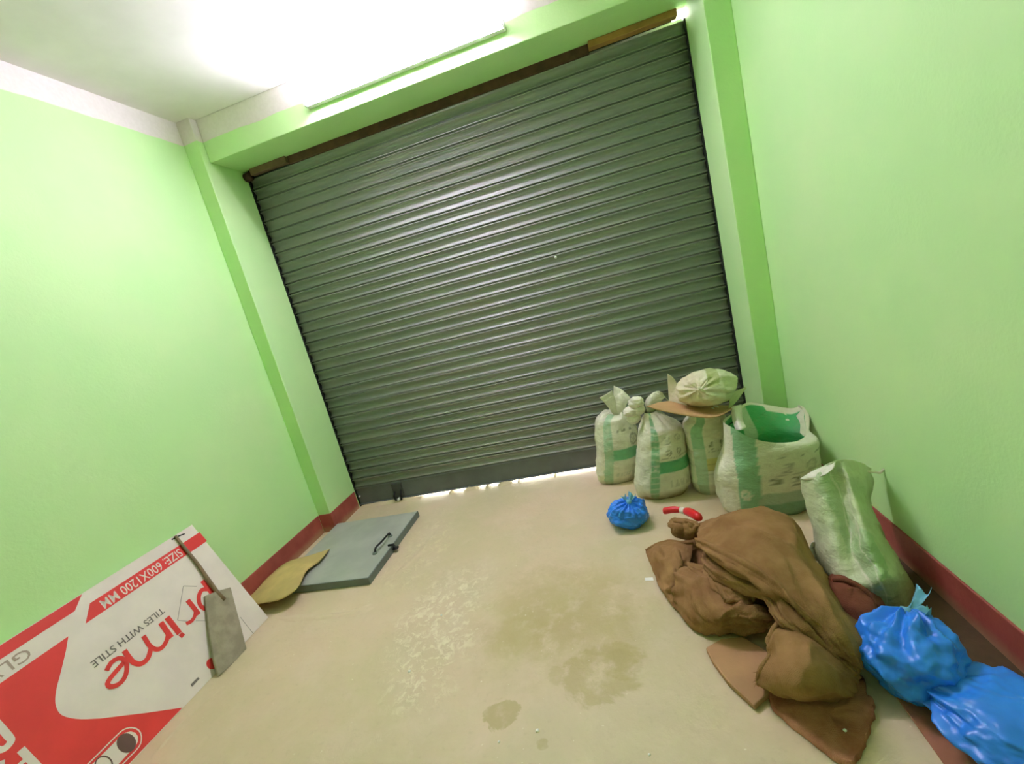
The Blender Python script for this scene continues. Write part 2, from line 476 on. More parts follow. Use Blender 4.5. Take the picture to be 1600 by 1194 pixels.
# ------------------------------------------------------------------ tube light on the beam
tb0 = on_y(475, 160, -D2 - .035); tb1 = on_y(789, 40, -D2 - .035)
xa, xb, zc = tb0[0], tb1[0], (tb0[2] + tb1[2]) / 2
lamp = thing('tube_light', ((xa + xb) / 2, -D2, zc), 'glowing white tube light mounted high on the green beam above the shutter', 'lamp')
te = NT('tube_glow')
em = te.n('ShaderNodeEmission'); em.inputs[0].default_value = (1.0, .89, 1.16, 1); em.inputs[1].default_value = TUBE_STRENGTH
te.link(em.outputs[0], te.t.nodes['Material Output'].inputs[0])
fb = MB().box(xa, xb, -D2 - .036, -D2 - .0005, zc - .017, zc + .017).obj('fixture_body', M_whiteplastic, lamp)
MB().tube([(xa + .012, -D2 - .036, zc), (xb - .012, -D2 - .036, zc)], .0155, 18).obj('tube', te.m, lamp, True)
for x in (xa, xb):
    s = 1 if x == xa else -1
    bevel(MB().box(min(x, x + s * .014), max(x, x + s * .014), -D2 - .056, -D2 - .0004, zc - .018, zc + .018).obj('end_cap', M_whiteplastic, fb), .004)

# ================================================================== LEFT SIDE
# ---- tile carton leaning on the left wall
bx0, btx, btz = .135, -.066, .556
tdir = np.array([btx - bx0, 0, btz]); BL = np.linalg.norm(tdir); tdir /= BL
nrm = np.array([tdir[2], 0, -tdir[0]])         # faces the room
BO = np.array([bx0, 0, .0015])
yR = -1.165; LEN = 1.21; TH = .024
carton = thing('tile_carton', (bx0 - .05, yR - LEN / 2, 0), 'large red and white tile carton leaning on its long side against the left wall', 'box')
def bp(y, t, d=0.0): return BO + np.array([0, y, 0]) + tdir * t + nrm * d
V = [bp(y, t, d) for d in (0, -TH) for (y, t) in ((yR, 0), (yR - .012, BL), (yR - LEN, BL), (yR - LEN, 0))]
mobj('carton_body', V, [(0, 1, 2, 3), (7, 6, 5, 4), (0, 4, 5, 1), (1, 5, 6, 2), (2, 6, 7, 3), (3, 7, 4, 0)], M_boxwhite, carton)
def bpx(u, v, d=0.0): return on_plane(u, v, BO, nrm) + nrm * d
def c4(a, b): return (a / 3.03, 800 + b / 3.03)
def bclip(P):
    out = []
    for q in P:
        r = q - BO; t = float(np.clip(np.dot(r, tdir), .001, BL - .001)); y = float(np.clip(q[1], yR - LEN + .002, yR - .002))
        out.append(BO + np.array([0, y, 0]) + tdir * t + nrm * np.dot(q - BO, nrm))
    return out
def decal(name, pts, mat, d, spline=0, parent=carton):
    P = np.array([bpx(*c4(*q), 0.0) for q in pts])
    if spline: P = catmull(np.vstack([P, P[:1]]), spline)[:-1]
    P = np.array(bclip(P))
    return poly_prism(name, P + nrm * d, nrm, .0003, mat, parent)
def stroke(pts, w, d, n=24, taper=None):
    """ribbon along a traced centre line on the carton face; w in metres"""
    C = catmull([bpx(*c4(*q)) for q in pts], n)
    Tn = np.gradient(C, axis=0); Tn /= np.linalg.norm(Tn, axis=1, keepdims=True) + 1e-9
    S = np.cross(nrm, Tn)
    ww = np.array([w * (taper(i / (n - 1)) if taper else 1) for i in range(n)])[:, None] / 2
    V = np.vstack([C + S * ww, C - S * ww]) + nrm * d
    F = [(i, i + 1, n + i + 1, n + i) for i in range(n - 1)]
    return V, F
# face coordinates (y, t) for the parts of the print that run out of the frame
def fdecal(name, yt, mat, d):
    return poly_prism(name, np.array([bp(y, t, d) for y, t in yt]), nrm, .0003, mat, carton)
def yt_of(a, b):
    q = bpx(*c4(a, b)); return q[1], float(np.dot(q - BO, tdir))
Z1, Z2, Z3 = .0004, .0009, .0014
S0 = yR - LEN + .003   # far end of the carton along y
fdecal('red_stripe', [(yR - .004, .486), (yR - .006, .541), (-1.664, .544), (-1.712, .490)], M_boxred, Z1)
fdecal('red_stripe', [(-1.665, BL - .002), (-1.712, .551), (S0, .551), (S0, BL - .002)], M_boxred, Z1)
fdecal('red_panel', [(-1.770, .488)] + [tuple(q) for q in catmull(np.array([(-1.80, .45, 0), (-1.845, .40, 0), (-1.880, .362, 0), (-1.903, .325, 0), (-1.908, .285, 0), (-1.885, .238, 0), (-1.845, .190, 0)]), 22)[:, :2]]
       + [(-1.74, .086), (-1.652, .003), (S0, .003), (S0, .488)], M_boxred, Z1)

def text_on_carton(name, body, s0, s1, t_lo, t_hi, mat, d=Z2, shear=0.0, bold=.008):
    """lettering upside down on the carton face: reads towards +s, tops towards the floor"""
    cu = bpy.data.curves.new('lettering', 'FONT'); cu.body = body; cu.shear = shear; cu.resolution_u = 3; cu.offset = bold
    tmp = bpy.data.objects.new('lettering', cu); col.objects.link(tmp)
    bpy.context.view_layer.update()
    me = tmp.evaluated_get(bpy.context.evaluated_depsgraph_get()).to_mesh()
    P = np.array([v.co[:] for v in me.vertices]); F = [tuple(p.vertices) for p in me.polygons]
    bpy.data.objects.remove(tmp); bpy.data.curves.remove(cu)
    a, b = P.min(0), P.max(0)
    s = s0 + (P[:, 0] - a[0]) / (b[0] - a[0]) * (s1 - s0)
    t = t_hi - (P[:, 1] - a[1]) / (b[1] - a[1]) * (t_hi - t_lo)
    V = np.array([bp(-ss, tt, d) for ss, tt in zip(s, t)])
    return mobj(name, V, F, mat, carton)
text_on_carton('size_lettering', 'SIZE: 600X1200 MM', 1.293, 1.640, .494, .532, M_boxink)
text_on_carton('slogan_lettering', 'TILES WITH STILE', 1.492, 1.772, .340, .366, M_boxgrey)
text_on_carton('grade_lettering', 'GLV', 1.868, 1.985, .500, .538, M_boxpale, bold=0.0)
def cP(a, b): return (3.03 * (150 + a / 5.97), 3.03 * (90 + b / 5.97))
def strokes(name, L, mat, conv, d):
    m = MB()
    for k, (pts, w) in enumerate(L):
        m.add(*stroke([conv(*q) for q in pts], w, d + .00004 * k))
    return m.obj(name, mat, carton)
def ring(cx, cy, r, n=14, full=1.0): return [(cx + r * math.cos(2 * math.pi * full * i / n), cy + r * math.sin(2 * math.pi * full * i / n)) for i in range(n + 1)]
strokes('logo_lettering', [
    ([(990, 105), (1060, 195), (1130, 285)], .021), ([(1045, 185), (988, 192), (958, 255), (972, 335), (1035, 372), (1105, 335), (1128, 285)], .018),
    ([(853, 287), (905, 350), (958, 420)], .020), ([(930, 385), (918, 440), (888, 482), (840, 508)], .015),
    ([(660, 447), (718, 520), (778, 598)], .022), ([(785, 600), (815, 625)], .018),
    ([(602, 495), (650, 565), (702, 638)], .021), ([(672, 600), (655, 670), (610, 732), (555, 745), (500, 712), (470, 668), (440, 620)], .017),
    ([(512, 735), (482, 828), (420, 880), (350, 868), (300, 812), (262, 756)], .018),
    ([(98, 945), (140, 870), (210, 828), (265, 845), (287, 910), (270, 1000), (215, 1068), (140, 1095), (105, 1070), (130, 1018), (195, 940), (258, 868)], .016)],
    M_boxred, cP, Z2)
strokes('house_outline', [([(940, 158), (875, 156), (814, 155)], .002), ([(814, 155), (786, 320), (760, 475)], .002), ([(760, 475), (800, 478), (850, 485)], .0015), ], M_boxgrey, cP, Z2)
strokes('baseline_rule', [([(930, 478), (980, 478), (1030, 478)], .0015)], M_boxgrey, cP, Z2)
strokes('flap_crease', [([(575, 690), (625, 755), (677, 820)], .002)], M_boxgrey, lambda a, b: (3.03 * (255 + a / 4.776), 3.03 * (20 + b / 4.776)), Z2)
strokes('flap_slit', [([(62, 75), (110, 50), (160, 30)], .006)], M_dark, lambda a, b: (3.03 * (255 + a / 4.776), 3.03 * (28 + b / 4.776)), Z2)
decal('round_mark', [cP(*q) for q in ring(1080, 880, 52, 20)[:-1]], M_boxred, Z2)
decal('small_mark', [cP(880, 1075), cP(950, 1005), cP(965, 1020), cP(895, 1095)], M_boxgrey, Z2)
def cL(a, b): return (3.03 * (a / 9.63), 3.03 * (270 + b / 9.63))
strokes('large_lettering', [([(-140, 480), (-40, 590), (60, 700), (140, 795)], .019), ([(140, 790), (165, 850), (90, 945), (0, 982), (-120, 960)], .018),
                            ([(310, 975), (440, 1110), (620, 1300)], .020), ([(400, 1120), (310, 1190), (240, 1270)], .012), ([(70, 1180), (-20, 1215), (-80, 1300)], .018)], M_boxink, cL, Z2)
def cC(a, b): return (3.03 * (130 + a / 12.3), 3.03 * (320 + b / 12.3))
cap = [(-560, 1560), (90, 911), (400, 605), (690, 315), (800, 240), (920, 212), (1040, 245), (1108, 335), (1112, 480), (1055, 600), (900, 765), (760, 911), (100, 1610)]
strokes('emblem_border', [(cap, .004)], M_boxink, cC, Z2)
ins = [(-500, 1550), (180, 905), (470, 625), (720, 372), (810, 308), (910, 285), (1000, 310), (1050, 385), (1050, 475), (1000, 575), (860, 715), (680, 911), (40, 1600)]
P = bclip([bpx(*c4(*cC(*q))) for q in ins]); poly_prism('emblem_field', np.array(P) + nrm * Z2, nrm, .0003, M_boxink, carton)
decal('emblem_disc', [cC(*q) for q in ring(825, 510, 188, 28)[:-1]], M_boxdark, Z3)
strokes('emblem_ring', [(ring(390, 930, 165, 28), .004)], M_boxdark, cC, Z3 + .0004)

# ---- scraper propped on the carton
A0 = np.array([.178, -1.45, .002]); Q0 = bpx(339, 924, .016)
tv = Q0 - A0; tv[1] = 0; tv /= np.linalg.norm(tv); sn = np.array([tv[2], 0, -tv[0]])
scr = thing('scraper', (.178, -1.45, 0), 'grey cement-caked flat scraper with thin stick handle propped against the tile carton', 'tool')
def cS(a, b): return (255 + a / 4.776, 820 + b / 4.776)
outl = [(312, 530), (400, 495), (505, 465), (545, 620), (585, 770), (615, 890), (630, 940), (560, 1000), (480, 1072), (415, 1128), (385, 1030), (340, 760)]
P = [on_plane(*cS(*q), A0, sn) for q in outl]
bevel(poly_prism('blade', P, -sn, .014, M_tool, scr), .003)
h0 = on_plane(*cS(405, 500), A0, sn) - sn * .004; h1 = bpx(*cS(82, 88), .008); hm = bpx(*cS(240, 290), .010)
MB().tube([h0 - tv * .05, h0, hm, h1], [.010, .009, .007, .006], 8).obj('handle', M_toolh, scr, True)

# ---- grey metal door panel lying on the floor
plate = thing('metal_panel', (.31, -.65, 0), 'grey metal door panel with rod handle lying flat on the floor by the shutter', 'panel')
px0, px1, py0, py1 = .012, .612, -.985, -.315
PZ0, PZ1 = .008, .038
bevel(MB().box(px0, px1, py0, py1, PZ0, PZ1).obj('panel_sheet', M_plate, plate), .003)
mb = MB().box(px1, px1 + .006, py0 - .006, py1, .001, PZ1 + .001).box(px0, px1, py0 - .006, py0, .001, PZ1 + .001).box(px0, px1, py1, py1 + .005, .001, PZ1 - .004)
mb.obj('edge_frame', M_plateedge, plate)
a = on_z(609.6, 838, PZ1); b = on_z(586, 865, PZ1)
mid = (a + b) / 2 + np.array([.012, 0, .03])
rod = MB().tube(catmull([a, a + (0, 0, .02), mid + (a - b) * .22, mid + (b - a) * .12, b + (0, .02, .022), b], 16), .0055, 8).obj('rod_handle', M_dark, plate, True)
for q in (a, b):
    MB().tube([q + (0, 0, -.001), q + (0, 0, .008)], [.016, .012], 12).obj('handle_boss', M_plateedge, rod, True)
hz = on_z(624, 851, PZ1); hz[0] = px1
MB().box(px1 + .004, px1 + .035, hz[1] - .012, hz[1] + .012, .016, .024).tube([(px1 - .02, hz[1], PZ1 + .004), (px1 + .012, hz[1], PZ1 + .006), (px1 + .03, hz[1] - .012, .02)], .007, 8).obj('hasp', M_dark, plate)

# ---- yellowed cardboard curling over the panel
def c5(a, b): return (380 + a / 3.98, 720 + b / 3.98)
back = [((-60, 850), .03), ((45, 802), .04), ((170, 710), .06), ((285, 628), .07), ((420, 590), .055), ((538, 550), .042)]
fro = [((30, 905), .03), ((112, 890), .045), ((230, 862), .065), ((338, 792), .075), ((392, 690), .062), ((470, 632), .050)]
G = []
for k in (0, .35, .7, 1):
    G.append([on_z(*c5(b_[0][0] * (1 - k) + f_[0][0] * k, b_[0][1] * (1 - k) + f_[0][1] * k), (b_[1] * (1 - k) + f_[1] * k) + .012 * math.sin(math.pi * k)) for b_, f_ in zip(back, fro)])
for row in G:
    for q in row: q[0] = max(q[0], XL + T + .004)
o = sheet('cardboard_sheet', G, M_cardy, None, 16, 36, .004, .003, 9, .2, 3, origin=(.1, -.9, .0))
tag(o, 'curled yellowish cardboard sheet draped over the corner of the grey metal panel', 'cardboard')

# ================================================================== RIGHT SIDE: CEMENT SACKS
BASE = np.array(lin(222, 222, 196)[:3]); GRN = np.array(lin(96, 178, 122)[:3]); PALEG = np.array(lin(150, 196, 156)[:3])
INK = np.array(lin(92, 98, 66)[:3]); YEL = np.array(lin(206, 196, 96)[:3]); DIRT = np.array(lin(150, 124, 78)[:3]); DGRN = np.array(lin(70, 140, 96)[:3])
def lerp(a, b, t): return a + (b - a) * max(0, min(1, t))
def ringmark(c, x, v, cx, cv, r, ax, col_=INK, k=.75, th=.35):
    d = math.hypot((x - cx) * ax, v - cv) / r
    if abs(d - 1 + th / 2) < th / 2: return lerp(c, col_, k)
    if d < .55 and (math.sin(x * 90) * math.sin(v * 120)) > -.1: return lerp(c, col_, k * .6)
    return c
def textline(c, x, v, x0, x1, cv, h, f=70, col_=INK, k=.6):
    if x0 < x < x1 and abs(v - cv) < h:
        if math.sin(x * f) + .7 * math.sin(x * f * 2.3 + 1) + .5 * math.sin(v / h * 2) > .1: return lerp(c, col_, k)
    return c
def sackgrid(yc, L, R, hd, zb=0.0, rows=64, cols=128, lean=0.0, power=2.7, seed=1, amp=.006, top=None, ztop=None):
    """closed ring grid between two traced outlines (pixel lists) on the plane y = yc"""
    LP = np.array([on_y(u, v, yc) for u, v in L]); RP = np.array([on_y(u, v, yc) for u, v in R])
    LP = LP[np.argsort(LP[:, 2])]; RP = RP[np.argsort(RP[:, 2])]
    z1 = ztop if ztop else min(LP[-1, 2], RP[-1, 2]) if top is None else top
    S = np.zeros((rows, cols, 3)); info = np.zeros((rows, cols, 2))
    for i in range(rows):
        t = i / (rows - 1); z = zb + (z1 - zb) * t
        xl = np.interp(z, LP[:, 2], LP[:, 0]); xr = np.interp(z, RP[:, 2], RP[:, 0])
        cx, hw = (xl + xr) / 2, (xr - xl) / 2
        e = min(1, .80 + t * 6 * .20); e2 = 1.0 if t < .85 else 1 - .10 * ((t - .85) / .15) ** 2
        dd = hd * (1 + .10 * math.sin(math.pi * min(1, t * 1.1)))
        for j in range(cols):
            a = 2 * math.pi * j / cols
            ca, sa = math.cos(a), math.sin(a)
            px = math.copysign(abs(ca) ** (2 / power), ca); py = math.copysign(abs(sa) ** (2 / power), sa)
            S[i, j] = (cx + hw * px * e * e2, yc + lean * t + dd * py * e * e2, z)
            info[i, j] = (px, t)
    return S, info
def crumple_ring(S, amp, scale, seed, horiz=1.0):
    N = np.zeros_like(S)
    C = S.mean(axis=1, keepdims=True); N = S - C; N[..., 2] = 0; N /= np.linalg.norm(N, axis=2, keepdims=True) + 1e-9
    for i in range(S.shape[0]):
        for j in range(S.shape[1]):
            p = S[i, j].copy(); q = Vector((p[0] + seed, p[1] - seed, p[2] * horiz))
            S[i, j] += N[i, j] * amp * (.6 * noise.fractal(q * scale, 1, 2, 4) + .5 * (ridged(q, scale * .9) - .25))
    return S
def close_top(S, info, c, rn, n=14, pleats=11, seed=0, rise=.5):
    """add rows that gather the sack into a neck at point c with radius rn"""
    top = S[-1]; cols = S.shape[1]; add = []; ai = []
    for k in range(1, n + 1):
        t = k / n; row = np.zeros((cols, 3))
        for j in range(cols):
            a = 2 * math.pi * j / cols
            tgt = np.array([c[0] + rn * math.cos(a), c[1] + rn * math.sin(a), c[2]])
            q = top[j] + (tgt - top[j]) * (t ** .9)
            q[2] = top[j][2] + (c[2] - top[j][2]) * (t ** (1.0 / rise) if t < 1 else 1) + .010 * math.sin(math.pi * min(1, t * 1.2)) * math.sin(pleats * a + seed + 2 * math.sin(a * 2 + seed)) + .02 * math.sin(math.pi * t)
            row[j] = q
        add.append(row); ai.append(np.stack([info[-1][:, 0], np.full(cols, 1 + .15 * t)], axis=1))
    return np.concatenate([S, np.array(add)]), np.concatenate([info, np.array(ai)])
def sack_mesh(name, S, info, paint, parent, bottom=True, thick=None):
    rows, cols = S.shape[:2]
    V = S.reshape(-1, 3); F = grid_faces(rows, cols, True)
    C = np.array([list(paint(info[i, j, 0], info[i, j, 1], S[i, j], j / cols)) + [1] for i in range(rows) for j in range(cols)])
    if bottom:
        V = np.vstack([V, S[0].mean(axis=0)]); k = len(V) - 1
        F += [(k, (j + 1) % cols, j) for j in range(cols)]; C = np.vstack([C, C[0]])
    o = mobj(name, V, F, M_sack, parent, True, colors=C)
    if thick: solid(o, thick)
    return o
def sack_sheet(name, G, parent, nu=20, nv=24, color=None, amp=.004, scale=14, seed=0, thick=.0025, paint=None, minz=None):
    S = patch(G, nu, nv); S = crumple(S, amp, scale, .5, seed, minz)
    c = BASE if color is None else color
    C = np.array([list(paint(i / (nu - 1), j / (nv - 1)) if paint else lerp(c, c * .85, .5 + .5 * fbm(S[i, j], 12))) + [1] for i in range(nu) for j in range(nv)])
    o = mobj(name, S.reshape(-1, 3), grid_faces(nu, nv), M_sack, parent, True, colors=C); solid(o, thick); return o
def c7(a, b): return (900 + a / 5.307, 560 + b / 5.307)
def cD(a, b): return (1060 + a / 5.97, 620 + b / 5.97)
def PY(L, conv, y): return [on_y(*conv(a, b), y + (c[0] if c else 0)) for a, b, *c in L]
def dirty(c, t, p, lo=.12, k=.6): return lerp(c, DIRT, k * max(0, (lo - t) / lo) * (.6 + .8 * abs(fbm(p, 10))))

SG = 'printed cement sacks in the corner by the shutter'
# ---- sack A, farthest left
yA = -.185
tA = thing('cement_sack', (1.90, yA, 0), 'leftmost green-banded white cement sack, standing closest to the shutter centre with two upright ears', 'sack', SG)
L = [c7(*q) for q in ((150, 1090), (158, 1000), (168, 900), (172, 780), (165, 650), (158, 540), (163, 480), (178, 455))]
R = [c7(*q) for q in ((520, 1080), (520, 1000), (520, 850), (515, 700), (508, 600), (490, 540), (470, 490))]
S, I = sackgrid(yA, L, R, .115, 0, 60, 120, 0, 2.6, ztop=.395)
S = crumple_ring(S, .016, 10, 1)
nA = on_y(*c7(350, 470), yA)
S, I = close_top(S, I, nA, .028, 14, 9, .5)
def pA(x, t, p, f):
    c = BASE.copy(); w = .02 * fbm(p, 9)
    if f > .5:
        if -.62 < x + w < -.22: c = lerp(c, GRN, .55 + .2 * fbm(p, 30))
        elif x > -.22 and .40 < t + w < .56: c = lerp(c, GRN, .9)
        if x > -.05: c = textline(c, x, t, .1, .95, .84, .010, 20, INK, .6)
        c = ringmark(c, x, t, .72, .68, .09, .55, INK, .5)
        c = textline(c, x, t, -.1, .9, .16, .03, 50, PALEG * .6, .35)
    return dirty(c, t, p, .10, .7)
sack_mesh('sack_body', S, I, pA, tA)
sack_sheet('sack_ear', [PY([(325, 490), (350, 495), (372, 485)], c7, yA), PY([(258, 395, -.02), (300, 392, -.01), (335, 380, .01)], c7, yA), PY([(195, 326, -.03), (245, 300, -.015), (300, 265, .01)], c7, yA)], tA, seed=1)
sack_sheet('sack_ear', [PY([(330, 490), (365, 488), (395, 470)], c7, yA), PY([(312, 350, .02), (370, 345, -.02), (412, 402, -.03)], c7, yA), PY([(312, 226, .03), (385, 262, .01), (452, 328, -.02)], c7, yA)], tA, seed=2)
MB().tube(catmull([nA + (.03 * math.cos(a), .03 * math.sin(a), .004 * math.sin(3 * a)) for a in np.linspace(0, 2 * math.pi, 12)], 30), .005, 6).obj('tie_string', M_string, tA, True)

# ---- sack B
yB = -.44
tB = thing('cement_sack', (2.14, yB, 0), 'green-banded cement sack with a lumpy white knot, standing right behind the small blue bag', 'sack', SG)
L = [c7(*q) for q in ((462, 1180), (480, 1090), (492, 1000), (502, 850), (508, 700), (512, 600), (520, 545), (540, 490))]
R = [c7(*q) for q in ((950, 1150), (948, 1060), (938, 950), (922, 820), (908, 700), (895, 590), (860, 530), (800, 500))]
S, I = sackgrid(yB, L, R, .125, 0, 60, 128, 0, 2.6, ztop=.385)
S = crumple_ring(S, .016, 10, 2)
nB = on_y(*c7(615, 440), yB - .02)
S, I = close_top(S, I, nB, .030, 16, 8, 1.4)
def pB(x, t, p, f):
    c = BASE.copy(); w = .02 * fbm(p, 9)
    if f > .5:
        if -.50 < x + w < -.20:
            c = lerp(c, GRN, .75)
            if math.sin(t * 75 + 3 * x) > .75: c = lerp(c, BASE, .6)
            c = ringmark(c, x, t, -.36, .50, .035, .5, BASE, .9, .5)
        elif x > -.20 and .42 < t + w * .5 < .585: c = lerp(c, GRN, 1.0)
        if x > -.15:
            c = ringmark(c, x, t, .15, .70, .045, .45, INK, .75); c = ringmark(c, x, t, .55, .70, .045, .45, INK, .6)
            c = ringmark(c, x, t, .15, .86, .055, .45, INK, .5, .25); c = ringmark(c, x, t, .58, .88, .05, .45, INK, .4)
            c = textline(c, x, t, -.1, .9, .63, .006, 60, INK, .5)
            c = textline(c, x, t, .2, .85, .25, .05, 34, INK * 1.6, .30)
    return dirty(c, t, p, .16, 1.0)
sack_mesh('sack_body', S, I, pB, tB)
sack_sheet('sack_ear', [PY([(590, 450), (615, 455), (640, 445)], c7, yB - .02), PY([(572, 380, .0), (615, 365, -.03), (690, 380, -.02)], c7, yB), PY([(582, 335, .02), (650, 285, .0), (735, 330, .0)], c7, yB), PY([(600, 330, .05), (690, 280, .04), (770, 355, .03)], c7, yB)], tB, seed=4)
sack_sheet('sack_ear', [PY([(655, 330), (690, 330), (715, 330)], c7, yB), PY([(655, 300, .01), (690, 300, .0), (725, 310, .0)], c7, yB), PY([(660, 275, .02), (685, 272, .0), (720, 285, .0)], c7, yB)], tB, 10, 12, seed=5)
for k, (a, b, r) in enumerate(((500, 365, .034), (455, 445, .033), (515, 430, .030), (480, 500, .030))):
    c = on_y(*c7(a, b), yB - .03)
    nu, nv = 22, 28; S = np.zeros((nu, nv, 3))
    for i in range(nu):
        for j in range(nv):
            th, ph = math.pi * (i + .02) / (nu - .96), 2 * math.pi * j / nv
            d = np.array([math.sin(th) * math.cos(ph), math.sin(th) * math.sin(ph), math.cos(th)])
            rr = r * (1 + .35 * (ridged(d + k * 3, 1.6) - .3)); S[i, j] = c + d * rr * np.array([1.15, .9, .85])
    C = np.tile(np.append(np.array(lin(236, 232, 212)[:3]), 1), (nu * nv, 1))
    mobj('tied_knot', S.reshape(-1, 3), grid_faces(nu, nv, True), M_sack, tB, True, colors=C)

# ---- sack C under the cardboard
yC = -.48
tC = thing('cement_sack', (2.42, yC, 0), 'upright cement sack with a yellow band, carrying the brown cardboard and the tied sack', 'sack', SG)
L = [cD(*q) for q in ((82, 1140), (92, 1020), (118, 930), (120, 850), (102, 650), (82, 520), (60, 400), (44, 300), (60, 245), (95, 205))]
R = [cD(*q) for q in ((520, 1140), (520, 1000), (500, 800), (490, 600), (470, 400), (450, 250), (430, 190))]
S, I = sackgrid(yC, L, R, .105, 0, 64, 120, 0, 2.6, ztop=.42)
S = crumple_ring(S, .012, 10, 3, 3.0)
S, I = close_top(S, I, np.array([2.43, yC, .43]), .03, 12, 6, 2)
def pC(x, t, p, f):
    c = BASE.copy(); w = .02 * fbm(p, 9)
    if f > .5:
        if -.80 < x + w < -.32: c = lerp(c, GRN, .7 if t > .62 else .45)
        elif x > -.32 and .34 < t + w * .4 < .50: c = lerp(c, YEL, .75)
        if x > -.3:
            c = ringmark(c, x, t, -.02, .66, .045, .5, INK, .8); c = ringmark(c, x, t, .45, .66, .045, .5, INK, .8)
            c = textline(c, x, t, -.2, .8, .59, .006, 60, INK, .5)
            for u, v in ((.22, .12), (.36, .16), (.30, .05)):
                c = ringmark(c, x, t, u, v, .055, .5, INK * .5, .9, .45)
            if .26 < t < .5 and math.sin(t * 150) > .8: c = lerp(c, INK, .25)
        if abs(t - .545) < .005: c = lerp(c, np.array(lin(235, 232, 190)[:3]), .9)
    return dirty(c, t, p, .08, .6)
sack_mesh('sack_body', S, I, pC, tC)

# ---- sack D, open
yD = -.715
tD = thing('open_cement_sack', (2.62, yD, 0), 'open-mouthed cement sack showing its green inside, standing in the corner against the right wall', 'sack', SG)
rim = [(1262, 676, -.70), (1264, 652, -.60), (1261, 631, -.52), (1238, 638, -.49), (1206, 634, -.48), (1172, 629, -.48), (1158, 634, -.52), (1142, 647, -.60), (1130, 659, -.70), (1146, 669, -.79), (1168, 682, -.825), (1195, 690, -.835), (1226, 692, -.825), (1250, 688, -.78)]
rimP = np.array([on_y(*q) for q in rim])
cols = 140
closed = catmull(np.vstack([rimP[-2:], rimP, rimP[:3]]), 400)
def loop_resample(P, n):
    P = np.vstack([P, P[:1]]); d = np.concatenate([[0], np.cumsum(np.linalg.norm(np.diff(P, axis=0), axis=1))])
    return np.array([[np.interp(t, d, P[:, k]) for k in range(3)] for t in np.linspace(0, d[-1], n + 1)[:-1]])
rimL = np.array([catmull(np.vstack([rimP[-2:], rimP, rimP[:3]]), 18 * 20 + 1)[40:40 + 14 * 20]][0])
rimL = loop_resample(rimL, cols)
cx, cy = 2.615, yD
ang = np.unwrap(np.arctan2(rimL[:, 1] - cy, rimL[:, 0] - cx))
def base_loop(hw, hd, z, c, pw=3.0):
    out = []
    for a in ang:
        ca, sa = math.cos(a), math.sin(a)
        out.append((c[0] + hw * math.copysign(abs(ca) ** (2 / pw), ca), c[1] + hd * math.copysign(abs(sa) ** (2 / pw), sa), z))
    return np.array(out)
keys = [base_loop(.185, .120, 0, (2.600, yD), 2.5), base_loop(.208, .132, .03, (2.603, yD), 2.5), base_loop(.214, .134, .14, (2.606, yD), 2.5), base_loop(.208, .134, .22, (2.616, yD), 2.5), base_loop(.190, .132, .30, (2.636, yD), 2.5), rimL]
def inset(P, s_, z=None):
    c = P.mean(axis=0); Q = c + (P - c) * np.array([s_, s_, 1])
    if z is not None: Q[:, 2] = z
    return Q
lin_keys = [inset(rimL, .995), inset(keys[-2] * .15 + rimL * .85, .93), inset(keys[-2] * .5 + rimL * .5, .90), inset(keys[-2], .86), inset(keys[-3], .80), inset(keys[-3], .35, .19)]
rows = 64
S = np.array([catmull(np.array([k[j] for k in keys]), rows) for j in range(cols)]).transpose(1, 0, 2)
S0_ = S.copy(); S = crumple_ring(S, .020, 8, 5); fade = np.clip((np.arange(rows) / (rows - 1) - .62) / .3, 0, 1)[:, None, None]; S = S * (1 - fade) + S0_ * fade; S[-1] = rimL
S[..., 0] = np.minimum(S[..., 0], XR - .012)
info = np.zeros((rows, cols, 2)); 
for i in range(rows):
    info[i, :, 0] = np.cos(ang); info[i, :, 1] = i / (rows - 1)
front = np.sin(ang) < 0
def pD(x, t, p, f):
    c = BASE.copy(); j = int(round(f * cols)) % cols; w = .012 * fbm(p, 7)
    if front[j] or x < -.9:
        lx = (p[0] - 2.40) / .43
        if .17 < lx + w + .08 * (1 - t) < .36: c = lerp(c, GRN, .75)
        elif t + w < .36 and lx > .2: c = lerp(c, DGRN, .8 if t < .28 else .5)
        c = ringmark(c, lx, t, .47, .47, .05, 1.0, INK, .7); c = ringmark(c, lx, t, .66, .45, .05, 1.0, INK, .8)
        c = ringmark(c, lx, t, .18, .37, .05, 1.0, BASE, .9, .5)
        c = ringmark(c, lx, t, .60, .62, .06, 1.0, INK, .5); c = ringmark(c, lx, t, .84, .60, .06, 1.0, INK, .35)
        if lx > .5: c = textline(c, lx, t + .01 * math.sin(9 * lx), .55, .98, .73, .008, 15, INK, .7)
        c = textline(c, lx, t, .45, .95, .54, .012, 80, INK, .4)
    return c
sack_mesh('sack_body', S, info, pD, tD)
